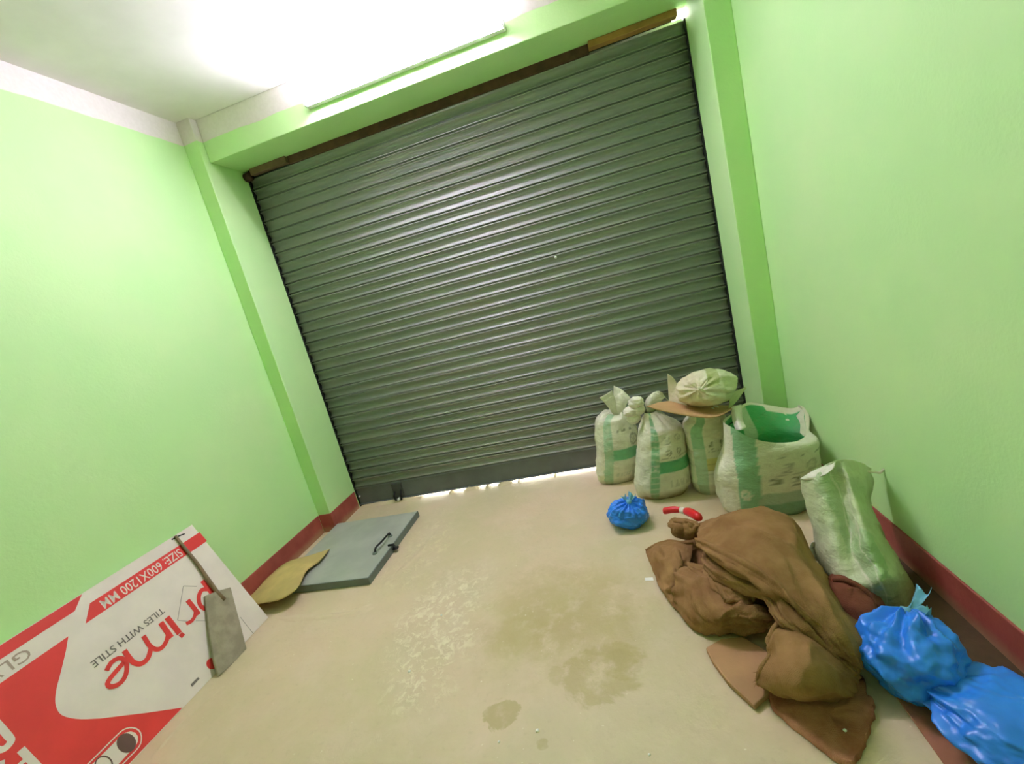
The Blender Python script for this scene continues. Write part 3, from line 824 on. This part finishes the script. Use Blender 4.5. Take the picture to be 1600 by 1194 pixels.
# lining: folds over the rim and drops inside
ck = np.array([rimL[:, 0].mean(), rimL[:, 1].mean(), 0]); keys = lin_keys
S = np.array([catmull(np.array([k[j] for k in keys]), 30) for j in range(cols)]).transpose(1, 0, 2)
S = crumple_ring(S, .005, 10, 6); S[0] = rimL
info = np.zeros((30, cols, 2)); info[..., 0] = np.cos(ang)[None]; info[..., 1] = np.linspace(0, 1, 30)[:, None]
def pDi(x, t, p, f):
    if t < .12 + .03 * fbm(p, 8) + (.14 if x > .35 else 0): return lerp(BASE, YEL, .12)
    if -.36 < x < -.02: return lerp(BASE, GRN, .35)
    return lerp(GRN, np.array(lin(64, 168, 92)[:3]), .8)
sack_mesh('lining', S[::-1], info[::-1], pDi, tD)
MB().tube(np.vstack([ck + (rimL[::4] - ck) * np.array([.93, .93, 1]) - (0, 0, .035), ck + (rimL[:1] - ck) * np.array([.93, .93, 1]) - (0, 0, .035)]), .003, 6).obj('hem_cord', M_dark, tD, True)
sack_sheet('torn_ear', [[on_y(1262, 632, -.53), on_y(1253, 640, -.55), on_y(1244, 650, -.56)], [on_y(1265, 655, -.60), on_y(1258, 660, -.62), on_y(1250, 662, -.62)], [on_y(1264, 678, -.70), on_y(1258, 682, -.72), on_y(1250, 676, -.70)]], tD, 12, 12, seed=8)
sack_sheet('side_fold', [[on_y(1143, 636, -.60), on_y(1150, 634, -.60), on_y(1158, 632, -.58)], [on_y(1144, 655, -.66), on_y(1152, 653, -.68), on_y(1160, 655, -.66)], [on_y(1150, 672, -.74), on_y(1158, 672, -.77), on_y(1166, 668, -.74)]], tD, 14, 14, np.array(lin(236, 232, 216)[:3]), seed=9)

# ---- brown cardboard under the tied sack
bk = [(1030, 629), (1050, 627), (1075, 630), (1105, 632), (1130, 634), (1150, 634)]
fr = [(1011, 635), (1034, 642), (1070, 649), (1102, 652.5), (1124, 650), (1141, 641)]
G = []
for k in (0, .33, .66, 1):
    row = []
    for (a, b), (c, d) in zip(bk, fr):
        row.append(on_y(a + (c - a) * k, b + (d - b) * k, -.47 - .22 * k))
    G.append(row)
o = sheet('cardboard_sheet', G, M_card, None, 14, 40, .004, 0, 8, .2, 3, origin=(2.34, -.58, .44))
tag(o, 'bowed brown cardboard sheet lying across the sacks under the tied sack', 'cardboard')

# ---- tied sack E on top
def blob(name, c, rad, knot, parent, mat, pleats=13, pamp=.10, camp=.10, nscale=1.8, seed=0, nu=56, nv=110, minz=None, cone=.25, colors=None, sink=None, dip=0.0):
    """crumpled bag gathered towards a knot; c centre, rad = radii along world axes"""
    k = np.array(knot, float); k /= np.linalg.norm(k)
    u = np.cross(k, (0, 0, 1.0)) if abs(k[2]) < .9 else np.cross(k, (1.0, 0, 0)); u /= np.linalg.norm(u); w = np.cross(k, u)
    S = np.zeros((nu, nv, 3)); rad = np.array(rad)
    for i in range(nu):
        th = math.pi * (i + .25) / (nu - .5)
        for j in range(nv):
            ph = 2 * math.pi * j / nv
            d = k * math.cos(th) + (u * math.cos(ph) + w * math.sin(ph)) * math.sin(th)
            q = Vector(d) * 1.0 + Vector((seed * 2.3, seed * 5.1, -seed))
            g = math.exp(-(th / 1.0) ** 2)
            pl = math.sin(pleats * ph + 3 * noise.noise(q * 1.5) + seed) + .6 * math.sin(pleats * 1.7 * ph + 2 * seed)
            r = 1 + pamp * g * pl * min(1, th * 3) + camp * (ridged(q, nscale, 4) - .35) + .5 * camp * noise.fractal(q * nscale * 2.2, 1, 2, 3) + cone * math.exp(-(th / .28) ** 2) - dip * math.exp(-(th / .5) ** 2)
            S[i, j] = c + d * rad * r
    if minz is not None: S[..., 2] = np.where(S[..., 2] < minz, minz + (S[..., 2] - minz) * .02, S[..., 2])
    F = grid_faces(nu, nv, True) + [tuple(range(nv))[::-1], tuple(range((nu - 1) * nv, nu * nv))]
    C = None
    if colors is not None: C = np.array([list(colors(S[i, j])) + [1] for i in range(nu) for j in range(nv)])
    return mobj(name, S.reshape(-1, 3), F, mat, parent, True, colors=C)
cE = on_y(1104, 606, -.55)
tE = thing('tied_sack', (cE[0], cE[1], cE[2] - .09), 'plump pale sack tied with a knot, lying on the brown cardboard on top', 'sack')
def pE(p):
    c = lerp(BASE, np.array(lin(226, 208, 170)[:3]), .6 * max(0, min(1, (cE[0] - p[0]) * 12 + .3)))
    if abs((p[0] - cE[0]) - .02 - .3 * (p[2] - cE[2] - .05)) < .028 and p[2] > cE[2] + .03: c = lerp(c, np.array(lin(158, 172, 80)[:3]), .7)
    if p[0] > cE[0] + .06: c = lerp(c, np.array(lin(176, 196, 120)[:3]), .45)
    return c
kE = on_y(1094, 607, -.655) - cE
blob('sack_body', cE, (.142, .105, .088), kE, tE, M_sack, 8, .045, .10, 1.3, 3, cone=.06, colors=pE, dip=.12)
q0 = cE + kE * .92
MB().tube(catmull([q0 + (-.016, -.012, -.004), q0 + (.0, -.022, .004), q0 + (.02, -.016, .02), q0 + (.034, -.004, .032)], 12), [.006] * 6 + [.005] * 3 + [.003] * 3, 7).tube(catmull([q0 + (-.012, -.018, .012), q0 + (.0, -.024, .0), q0 + (.012, -.018, -.018)], 8), .006, 7).obj('knot_string', M_string, tE, True)
sack_sheet('sack_ear', [[on_y(1137, 640, -.56), on_y(1140, 626, -.56), on_y(1138, 612, -.55)], [on_y(1150, 628, -.55), on_y(1151, 619, -.55), on_y(1150, 611, -.54)], [on_y(1166, 606, -.54), on_y(1165, 605.5, -.54), on_y(1164, 605, -.53)]], tE, 12, 12, np.array(lin(206, 214, 164)[:3]), seed=11)
sack_sheet('side_flap', [[on_y(1043, 584, -.46), on_y(1044, 606, -.46), on_y(1046, 630, -.47)], [on_y(1049, 588, -.46), on_y(1053, 610, -.47), on_y(1058, 632, -.50)], [on_y(1054, 594, -.45), on_y(1064, 614, -.49), on_y(1074, 634, -.52)]], tE, 14, 14, np.array(lin(228, 220, 190)[:3]), amp=.002, seed=12, thick=.006)

# ================================================================== RIGHT SIDE: FLOOR CLUTTER
# ---- reddish board along the wall
def slab(name, pts, z0, t, mat, **k): return poly_prism(name, [(x, y, z0) for x, y in pts], (0, 0, 1), t, mat, origin=(np.mean([p[0] for p in pts]), np.mean([p[1] for p in pts]), z0), **k)
o = slab('cardboard_sheet', [(2.552, -1.69), (2.855, -1.56), (2.855, -2.35), (2.548, -2.35)], .001, .004, M_cardr)
tag(o, 'flat reddish-brown board on the floor under the blue bags, along the right wall', 'board')
G = [[on_z(1510, 1044, .02), on_z(1560, 1052, .035), on_z(1640, 1075, .03)], [on_z(1505, 1056, .012), on_z(1560, 1066, .024), on_z(1640, 1092, .02)], [on_z(1512, 1068, .008), on_z(1560, 1082, .012), on_z(1640, 1110, .01)]]
o = sheet('cardboard_scrap', G, M_cardb, None, 12, 16, .003, .002, 10, .3, 2, origin=(2.75, -1.75, .006)); tag(o, 'dusty beige cardboard scrap between the blue bags and the right skirting', 'cardboard')

o = slab('shade_sheet', [(2.66, -1.50), (2.72, -1.30), (2.8565, -1.14), (2.8565, -1.80), (2.72, -1.72)], .0062, .003, M_shadebrown)  # added sheet, its dark brown stands in for shade and dirt by the wall
tag(o, 'dark brown sheet added for shade and dirt, flat on the floor beside the right skirting, behind the tied blue bag', 'shade sheet')
# ---- matting and board below the burlap
def c6(a, b): return (1000 + a / 2.885, 780 + b / 2.885)
mt = [(560, 850), (600, 950), (700, 1040), (800, 1120), (880, 1180), (960, 1215), (1000, 1150), (1060, 960), (1030, 880), (990, 800), (800, 780)]
P = catmull([on_z(*c6(*q), .006) for q in mt + mt[:1]], 130)[:-1]
P = np.array([q + np.array([.006 * noise.noise(Vector(q) * 40), .006 * noise.noise(Vector(q) * 40 + Vector((5, 5, 5))), 0]) for q in P])
cm = P.mean(axis=0); rings = [P]
for s in (.98, .93, .86, .78, .68, .57, .45, .32, .18): rings.append(cm + (P - cm) * s)
S = np.array(rings); 
for i in range(10):
    for j in range(S.shape[1]):
        S[i, j, 2] = (.003 if i == 0 else .016 + .009 * fbm(S[i, j], 26))
V = np.vstack([S.reshape(-1, 3), cm + (0, 0, .012)]); nP = S.shape[1]
F = grid_faces(10, nP, True) + [(len(V) - 1, 9 * nP + j, 9 * nP + (j + 1) % nP) for j in range(nP)]
o = mobj('floor_mat', V, F, M_mat, None, True, origin=(cm[0], cm[1], 0)); tag(o, 'frayed dusty maroon matting poking out from beneath the burlap heap', 'mat')
for a, b in ((915, 1068), ):
    pass
bd = [(300, 690), (372, 648), (470, 640), (600, 720), (640, 860), (552, 925), (520, 955), (400, 845), (330, 750)]
o = poly_prism('cardboard_flap', [on_z(*c6(*q), .003) for q in bd], (0, 0, 1), .018, M_cardb, origin=on_z(*c6(430, 800), .003)); tag(o, 'thick brown board edge under the left side of the burlap heap', 'board'); bevel(o, .004)

# ---- burlap heap
tU = thing('burlap_sack', (2.36, -1.38, 0), 'large brown burlap sack crumpled into a folded heap on the floor', 'sack')
def G6(rows): return [[on_z(*c6(a, b), z) for a, b, z in r] for r in rows]
# underlying mass
def mound(name, pts, h, mat, parent, seed, n=40, rings_=16):
    P = catmull([on_z(*c6(a, b), 0) for a, b in pts + pts[:1]], n + 1)[:-1]; c = P.mean(axis=0); S = []
    for i in range(rings_):
        s = 1 - i / (rings_ - 1) * .98
        row = c + (P - c) * s
        row[:, 2] = [h * (1 - s ** 2.2) * (1 + .35 * fbm(q + seed, 6)) + .002 for q in row]
        S.append(row)
    S = np.array(S); F = grid_faces(rings_, n, True)
    return mobj(name, S.reshape(-1, 3), F, mat, parent, True)
mound('inner_folds', [(170, 210), (250, 165), (340, 220), (560, 260), (760, 440), (900, 640), (940, 790), (860, 800), (760, 720), (660, 600), (520, 460), (340, 400)], .06, M_burlap, tU, 3)
# broad upper fold
sheet('upper_fold', G6([
    [(300, 110, .02), (420, 140, .02), (600, 170, .02), (760, 300, .02), (860, 440, .01), (960, 560, .01), (1020, 660, .01), (1030, 760, .01)],
    [(270, 118, .13), (410, 66, .20), (560, 54, .22), (690, 96, .20), (770, 270, .15), (880, 455, .13), (975, 575, .10), (1012, 690, .07)],
    [(262, 140, .18), (400, 130, .25), (550, 150, .27), (660, 220, .25), (740, 340, .22), (850, 500, .19), (940, 620, .14), (1008, 735, .08)],
    [(264, 190, .18), (370, 230, .235), (500, 280, .26), (610, 360, .25), (700, 460, .22), (800, 560, .18), (900, 670, .13), (990, 770, .075)],
    [(275, 215, .16), (345, 270, .205), (450, 335, .225), (580, 408, .22), (665, 470, .19), (770, 560, .155), (880, 670, .11), (985, 785, .06)],
    [(300, 230, .12), (370, 275, .16), (470, 330, .18), (600, 400, .17), (690, 470, .15), (790, 555, .12), (890, 660, .08), (980, 770, .04)]]),
    M_burlap, tU, 100, 110, .005, .012, 12, .7, 1, .004, fold=(.018, 6, 2.2, 1))
# second fold below it
sheet('middle_fold', G6([
    [(290, 215, .10), (360, 270, .13), (480, 330, .15), (600, 400, .15), (700, 480, .13), (800, 570, .10), (900, 680, .07), (985, 790, .03)],
    [(285, 255, .12), (350, 320, .16), (480, 375, .19), (600, 430, .20), (690, 530, .18), (790, 620, .145), (890, 720, .10), (980, 810, .05)],
    [(300, 300, .12), (350, 355, .15), (470, 405, .17), (585, 440, .185), (640, 540, .175), (730, 610, .15), (840, 720, .11), (970, 820, .05)],
    [(320, 330, .10), (380, 360, .12), (480, 405, .14), (580, 460, .155), (620, 560, .15), (700, 620, .13), (800, 720, .10), (960, 830, .04)]]),
    M_burlap, tU, 60, 90, .005, .010, 14, .7, 2, .004, fold=(.016, 4, 3.0, 2))
# pocket-like front
sheet('front_pocket', G6([
    [(622, 560, .15), (700, 600, .16), (790, 640, .15), (880, 720, .115), (975, 805, .055)],
    [(580, 625, .14), (680, 650, .175), (780, 690, .17), (870, 760, .13), (978, 822, .05)],
    [(592, 700, .12), (670, 730, .165), (770, 770, .165), (860, 820, .12), (960, 850, .045)],
    [(545, 760, .095), (640, 810, .13), (750, 845, .135), (850, 868, .095), (930, 872, .04)],
    [(535, 815, .06), (620, 865, .075), (740, 897, .075), (840, 900, .055), (905, 890, .03)],
    [(575, 850, .02), (650, 875, .02), (750, 890, .02), (830, 890, .02), (880, 880, .02)]]),
    M_burlap, tU, 64, 70, .005, .010, 10, .5, 3, .018, fold=(.012, 2.2, 2.5, 3))
# torn hem along the pocket's mouth
pts = catmull([on_z(*c6(*q[:2]), q[2]) for q in ((622, 562, .155), (578, 628, .145), (592, 700, .125), (545, 762, .10), (533, 815, .065), (560, 848, .03))], 30)
pts = np.array([q + np.array([.004 * noise.noise(Vector(q) * 50), .004 * noise.noise(Vector(q) * 50 + Vector((3, 3, 3))), 0]) for q in pts])
MB().tube(pts, [.007 + .003 * abs(noise.noise(Vector(q) * 60)) for q in pts], 7).obj('frayed_hem', M_burlap, tU, True)
m = MB()
for k in range(46):
    q = pts[random.randrange(len(pts))]; d = np.array([random.uniform(-1, .2), random.uniform(-1, .2), random.uniform(-.6, .5)]) * .018
    m.tube([q, q + d * .6 + np.array([0, 0, .002]), q + d], [.0012, .0009, .0005], 4)
o = m.obj('frayed_threads', M_burlap, tU); o['kind'] = 'stuff'
# loop at the top left
sheet('folded_lip', G6([
    [(255, 100, .17), (205, 88, .15), (150, 86, .11), (122, 110, .08)],
    [(262, 120, .165), (215, 110, .145), (165, 108, .115), (128, 125, .075)],
    [(262, 150, .12), (220, 160, .10), (175, 150, .08), (140, 145, .05)],
    [(255, 170, .06), (215, 182, .04), (170, 172, .03), (145, 158, .02)]]),
    M_burlap, tU, 36, 40, .006, .008, 14, .5, 5, .003, fold=(.012, 3, 3, 7))
# second burlap sack at the left foot of the heap
tV = tU
sheet('outer_flap', G6([
    [(26, 232, .008), (75, 203, .03), (130, 188, .05), (190, 196, .06), (240, 200, .05)],
    [(40, 275, .010), (95, 265, .05), (140, 255, .07), (185, 262, .07), (225, 280, .05)],
    [(78, 375, .010), (115, 350, .05), (150, 340, .065), (175, 335, .055), (200, 330, .03)],
    [(125, 445, .010), (150, 430, .03), (165, 415, .035), (180, 400, .03), (200, 380, .01)],
    [(160, 500, .006), (170, 480, .012), (178, 460, .014), (190, 440, .012), (205, 420, .006)]]),
    M_burlap, tV, 50, 50, .006, .010, 14, .6, 6, .004, fold=(.014, 4, 3.0, 5))
sheet('front_roll', G6([
    [(215, 330, .04), (290, 380, .05), (350, 430, .05), (430, 480, .06), (520, 500, .06), (600, 520, .06)],
    [(185, 305, .085), (270, 350, .105), (340, 415, .11), (430, 478, .11), (520, 498, .11), (605, 525, .10)],
    [(163, 345, .08), (240, 420, .105), (320, 480, .115), (420, 520, .115), (515, 535, .11), (612, 535, .10)],
    [(150, 420, .05), (225, 500, .065), (320, 545, .075), (425, 562, .075), (520, 560, .075), (610, 545, .08)],
    [(162, 490, .012), (225, 552, .02), (320, 588, .03), (430, 594, .035), (522, 585, .04), (606, 555, .06)],
    [(190, 490, .005), (240, 535, .008), (325, 565, .012), (430, 575, .015), (520, 570, .02), (600, 548, .04)]]),
    M_burlap, tV, 60, 90, .006, .012, 13, .65, 7, .004, fold=(.018, 5, 3.0, 4))
sheet('inner_roll', G6([
    [(200, 310, .03), (290, 310, .05), (360, 340, .06), (440, 400, .07), (520, 450, .07)],
    [(215, 300, .08), (300, 315, .11), (370, 355, .125), (440, 415, .125), (520, 455, .11)],
    [(225, 335, .085), (290, 380, .105), (360, 425, .12), (420, 460, .12), (500, 480, .10)],
    [(240, 350, .04), (290, 395, .05), (350, 440, .06), (410, 475, .06), (480, 490, .05)]]),
    M_burlap, tV, 44, 56, .006, .010, 14, .6, 8, .004, fold=(.016, 4, 3.0, 6))
pts = catmull([on_z(*c6(*q[:2]), q[2]) for q in ((26, 232, .012), (75, 203, .034), (130, 188, .054), (190, 196, .064), (240, 200, .056))], 24)
MB().tube(pts, [.006 + .002 * noise.noise(Vector(q) * 70) for q in pts], 7).obj('rolled_hem', M_burlap, tV, True)

# ---- small white strips
def c6z(a, b, z=.0): return on_z(*c6(a, b), z)
o = poly_prism('paper_label', [c6z(22, 355, .0008), c6z(58, 353, .0008), c6z(62, 367, .0008), c6z(24, 369, .0008)], (0, 0, 1), .0008, M_paper, origin=c6z(40, 361, .0008)); tag(o, 'tiny white paper label on the floor left of the burlap', 'label')

# ---- red plastic handle
def cR(a, b): return (930 + a / 8, 740 + b / 8)
tR = thing('red_handle', on_z(1065, 803, .06), 'bright red plastic handle sticking out between the sacks and the burlap heap', 'handle')
p0, p1, p2, p3 = on_z(*cR(850, 468), .115), on_z(*cR(1085, 455), .13), on_z(*cR(1130, 470), .135), on_z(*cR(1310, 560), .165)
MB().tube(catmull([p0, p0 + (p1 - p0) * .12, (p0 + p1) / 2 + (0, 0, .004), p1], 14), [.004, .010, .0135] + [.015] * 8 + [.014, .013, .011], 12).obj('grip', M_red, tR, True)
MB().tube([p1 + (p0 - p1) * .03, p2 + (p3 - p2) * .08], [.0145, .016], 12).obj('collar', M_boxink, tR, True)
MB().tube(catmull([p2, (p2 + p3) / 2 + (0, 0, .006), p3], 10), [.015, .017] + [.019] * 6 + [.018, .012], 12).obj('sleeve', M_red, tR, True)

# ---- empty sack slumped by the wall
def cF(a, b): return (1240 + a / 4.59, 700 + b / 4.59)
tF = thing('empty_sack', (2.66, -1.33, 0), 'limp half-empty plastic sack slumped upright between the open sack and the right wall', 'sack')
def rowF(L, ys): return [on_y(*cF(a, b), y) for (a, b), y in zip(L, ys)]
Gf = [rowF([(50, 222), (170, 150), (300, 92), (380, 86), (480, 105), (580, 145)], [-1.17, -1.20, -1.22, -1.20, -1.17, -1.14]),
      rowF([(62, 300), (180, 240), (310, 190), (400, 190), (490, 220), (600, 235)], [-1.18, -1.24, -1.23, -1.26, -1.22, -1.14]),
      rowF([(95, 400), (220, 370), (345, 350), (430, 320), (500, 350), (545, 385)], [-1.20, -1.27, -1.26, -1.29, -1.24, -1.16]),
      rowF([(140, 560), (270, 540), (395, 520), (480, 500), (560, 510), (605, 520)], [-1.24, -1.32, -1.31, -1.35, -1.30, -1.22]),
      rowF([(172, 720), (290, 730), (420, 720), (530, 680), (630, 680), (690, 705)], [-1.28, -1.37, -1.37, -1.42, -1.36, -1.27]),
      rowF([(200, 860), (330, 900), (470, 870), (600, 830), (720, 830), (780, 860)], [-1.32, -1.42, -1.43, -1.46, -1.41, -1.31]),
      rowF([(300, 990), (420, 1010), (540, 1000), (650, 960), (780, 960), (850, 980)], [-1.38, -1.46, -1.49, -1.50, -1.45, -1.36])]
zf = on_z
Gf.append([np.array([q[0], q[1], .004]) for q in (on_z(*cF(380, 1130)), on_z(*cF(470, 1170)), on_z(*cF(570, 1190)), on_z(*cF(680, 1200)), on_z(*cF(800, 1190)), on_z(*cF(905, 1160)))])
Gf = [[np.array([min(q[0], XR - .03), q[1], q[2]]) for q in r] for r in Gf]
LG = np.array(lin(206, 212, 172)[:3]); FG = np.array(lin(160, 190, 136)[:3])
def pF(u, v):
    n1 = .5 + .5 * noise.noise(Vector((u * 5, v * 4, 3.3))); w = .08 * noise.noise(Vector((u * 7, v * 7, 9)))
    c = lerp(LG, FG, .5 * n1)
    if .10 < v + w - .35 * u < .30 and u < .6: c = lerp(c, FG, .55)
    if .45 < v + w < .70 and .52 < u + w < .84: c = lerp(c, FG, .7)
    if v > .78 and u > .45: c = lerp(c, DIRT, .5 * min(1, (v - .78) * 8))
    if u > .85: c = lerp(c, DIRT, .3)
    if abs(v + w * .6 - .33 - .12 * u) < .012 or abs(v - w * .8 - .47 - .1 * u) < .010: c = lerp(c, BASE, .7)  # thin pale lines: highlights painted into the sack colour
    return c
sack_sheet('front_side', Gf, tF, 90, 80, amp=.018, scale=9, seed=14, thick=.003, paint=pF, minz=.012)
Gb = []
for k, r in enumerate(Gf):
    t = k / (len(Gf) - 1); n_ = len(r)
    Gb.append([q + np.array([.0, (.012 + .05 * math.sin(math.pi * j / (n_ - 1))) * (.5 + .6 * t) if 0 < j < n_ - 1 else .006, -.012 if k == 0 else 0]) for j, q in enumerate(r)])
Gb = [[np.array([.5 * (r[0][0] + r[-1][0]) + .82 * (min(q[0], XR - .03) - .5 * (r[0][0] + r[-1][0])), q[1] - .004, max(.005, q[2] - .02)]) for q in r] for r in Gb]
sack_sheet('rear_side', Gb, tF, 40, 40, LG, amp=.006, scale=9, seed=15, minz=.012)
sack_sheet('folded_rim', [rowF([(50, 222), (110, 185), (200, 140), (300, 95)], [-1.17, -1.19, -1.21, -1.22]), rowF([(70, 226), (130, 210), (215, 180), (295, 130)], [-1.185, -1.21, -1.23, -1.235]), rowF([(85, 232), (140, 222), (220, 195), (285, 150)], [-1.185, -1.215, -1.24, -1.24])], tF, 10, 20, np.array(lin(236, 236, 216)[:3]), amp=.004, scale=20, seed=16)
sp = catmull(rowF([(520, 170), (575, 172), (620, 178), (655, 150), (680, 165), (650, 180)], [-1.17, -1.155, -1.15, -1.15, -1.14, -1.14]), 16)
MB().tube(sp, .004, 6).obj('loose_string', M_string, tF, True)
sack_sheet('torn_corner', [rowF([(165, 660), (170, 680), (172, 700)], [-1.27] * 3), rowF([(120, 690), (135, 720), (165, 735)], [-1.27] * 3), rowF([(125, 800), (150, 808), (176, 812)], [-1.29] * 3)], tF, 10, 10, np.array(lin(232, 232, 212)[:3]), amp=.003, seed=17)

# ---- maroon bundle behind the burlap
cb = on_z(1328, 945, .07)
tM = thing('maroon_bundle', (cb[0], cb[1], 0), 'reddish-brown cloth bundle squeezed between the burlap heap and the limp sack', 'sack')
blob('bundle_body', cb, (.075, .10, .075), (.1, -.2, 1), tM, M_burlap2, 3, .03, .16, 1.1, 21, 36, 60, minz=.004, cone=.0)
MB().tube(catmull([cb + (-.03, .02, .078), cb + (.0, -.0, .086), cb + (.035, -.03, .066), cb + (.05, -.06, .03)], 14), [.009] * 14, 7).obj('top_fold', M_burlap2, tM, True)

# ---- blue polythene bags
BG = 'knotted blue polythene bags on the floor'
def blue_bag(label, c, rad, knot, seed, tails, pleats=13, pamp=.08, camp=.20):
    t = thing('blue_bag', (c[0], c[1], 0), label, 'plastic bag', BG)
    bb = blob('bag_body', c, rad, knot, t, M_blue, pleats, pamp, camp, 1.05, seed, 72, 150, minz=.007, cone=.10)
    k = np.array(knot, float); k /= np.linalg.norm(k)
    q = c + k * np.array(rad) * 1.08
    MB().tube([q - k * .008, q + k * .012], [.016, .012], 10).obj('knot', M_bluet, bb, True)
    for i, (d, L, w) in enumerate(tails):
        d = np.array(d, float); d /= np.linalg.norm(d); s = np.cross(d, k); s /= np.linalg.norm(s) + 1e-9
        G = [[q + d * L * f + s * (w * (f * .9 + .12) * g) + k * .012 * math.sin(3 * g + 4 * f) for g in (-1, -.3, .3, 1)] for f in (0, .35, .7, 1)]
        sheet('bag_tail', G, M_bluet, bb, 14, 14, .001, .006, 22, .5, seed + i)
    return t
cb = on_z(982, 801, .062)
blue_bag('small round crumpled blue bag on the open floor in front of the cement sacks', cb, (.098, .088, .066), (.12, -.25, .9), 1, [((.5, .5, .6), .045, .02), ((-.4, .4, .5), .04, .015)])
cb = on_z(1420, 1026, .085)
blue_bag('larger blue bag tied with a pale twisted tail, between burlap heap and right wall', cb, (.112, .105, .095), (.25, .45, .75), 2, [((.75, .45, .35), .085, .022), ((.6, -.1, .1), .05, .02)], 9, .10, .24)
cb = on_z(1584, 1136, .057)
blue_bag('flattened blue bag nearest the camera in the lower right corner', cb, (.125, .14, .062), (-.75, .55, .25), 5, [((-.4, .6, .3), .03, .015)], 7, .06, .24)

# ---- debris on the floor
for k, (u, v, r) in enumerate(((840, 1143, .006), (780, 1160, .004), (1015, 1180, .004), (1322, 1152, .005), (690, 962, .005), (640, 1050, .006))):
    q = on_z(u, v, 0); m = MB(); bmv = bmesh.new(); bmesh.ops.create_icosphere(bmv, subdivisions=1, radius=r)
    V = np.array([x.co[:] for x in bmv.verts]); F = [tuple(x.index for x in f.verts) for f in bmv.faces]; bmv.free()
    V = V * np.array([1, 1, .5]) * (1 + .2 * np.sin(V.sum(axis=1, keepdims=True) * 900)) + q + (0, 0, r * .4)
    if k == 3: V[:, 2] += .018
    o = mobj('plaster_crumb', V, F, M_paper, None, True, origin=(q[0], q[1], V[:, 2].min()))
    tag(o, ('tiny white crumb just below the largest damp stains at the bottom of the floor', 'tiny white crumb beside the small dark stain near the bottom edge', 'tiny white crumb at the bottom edge left of the maroon matting',
            'white crumb lying on the maroon matting', 'tiny white crumb among the pale lime smears', 'tiny white crumb on bare floor between the carton and the lime smears')[k], 'debris', 'white plaster crumbs')
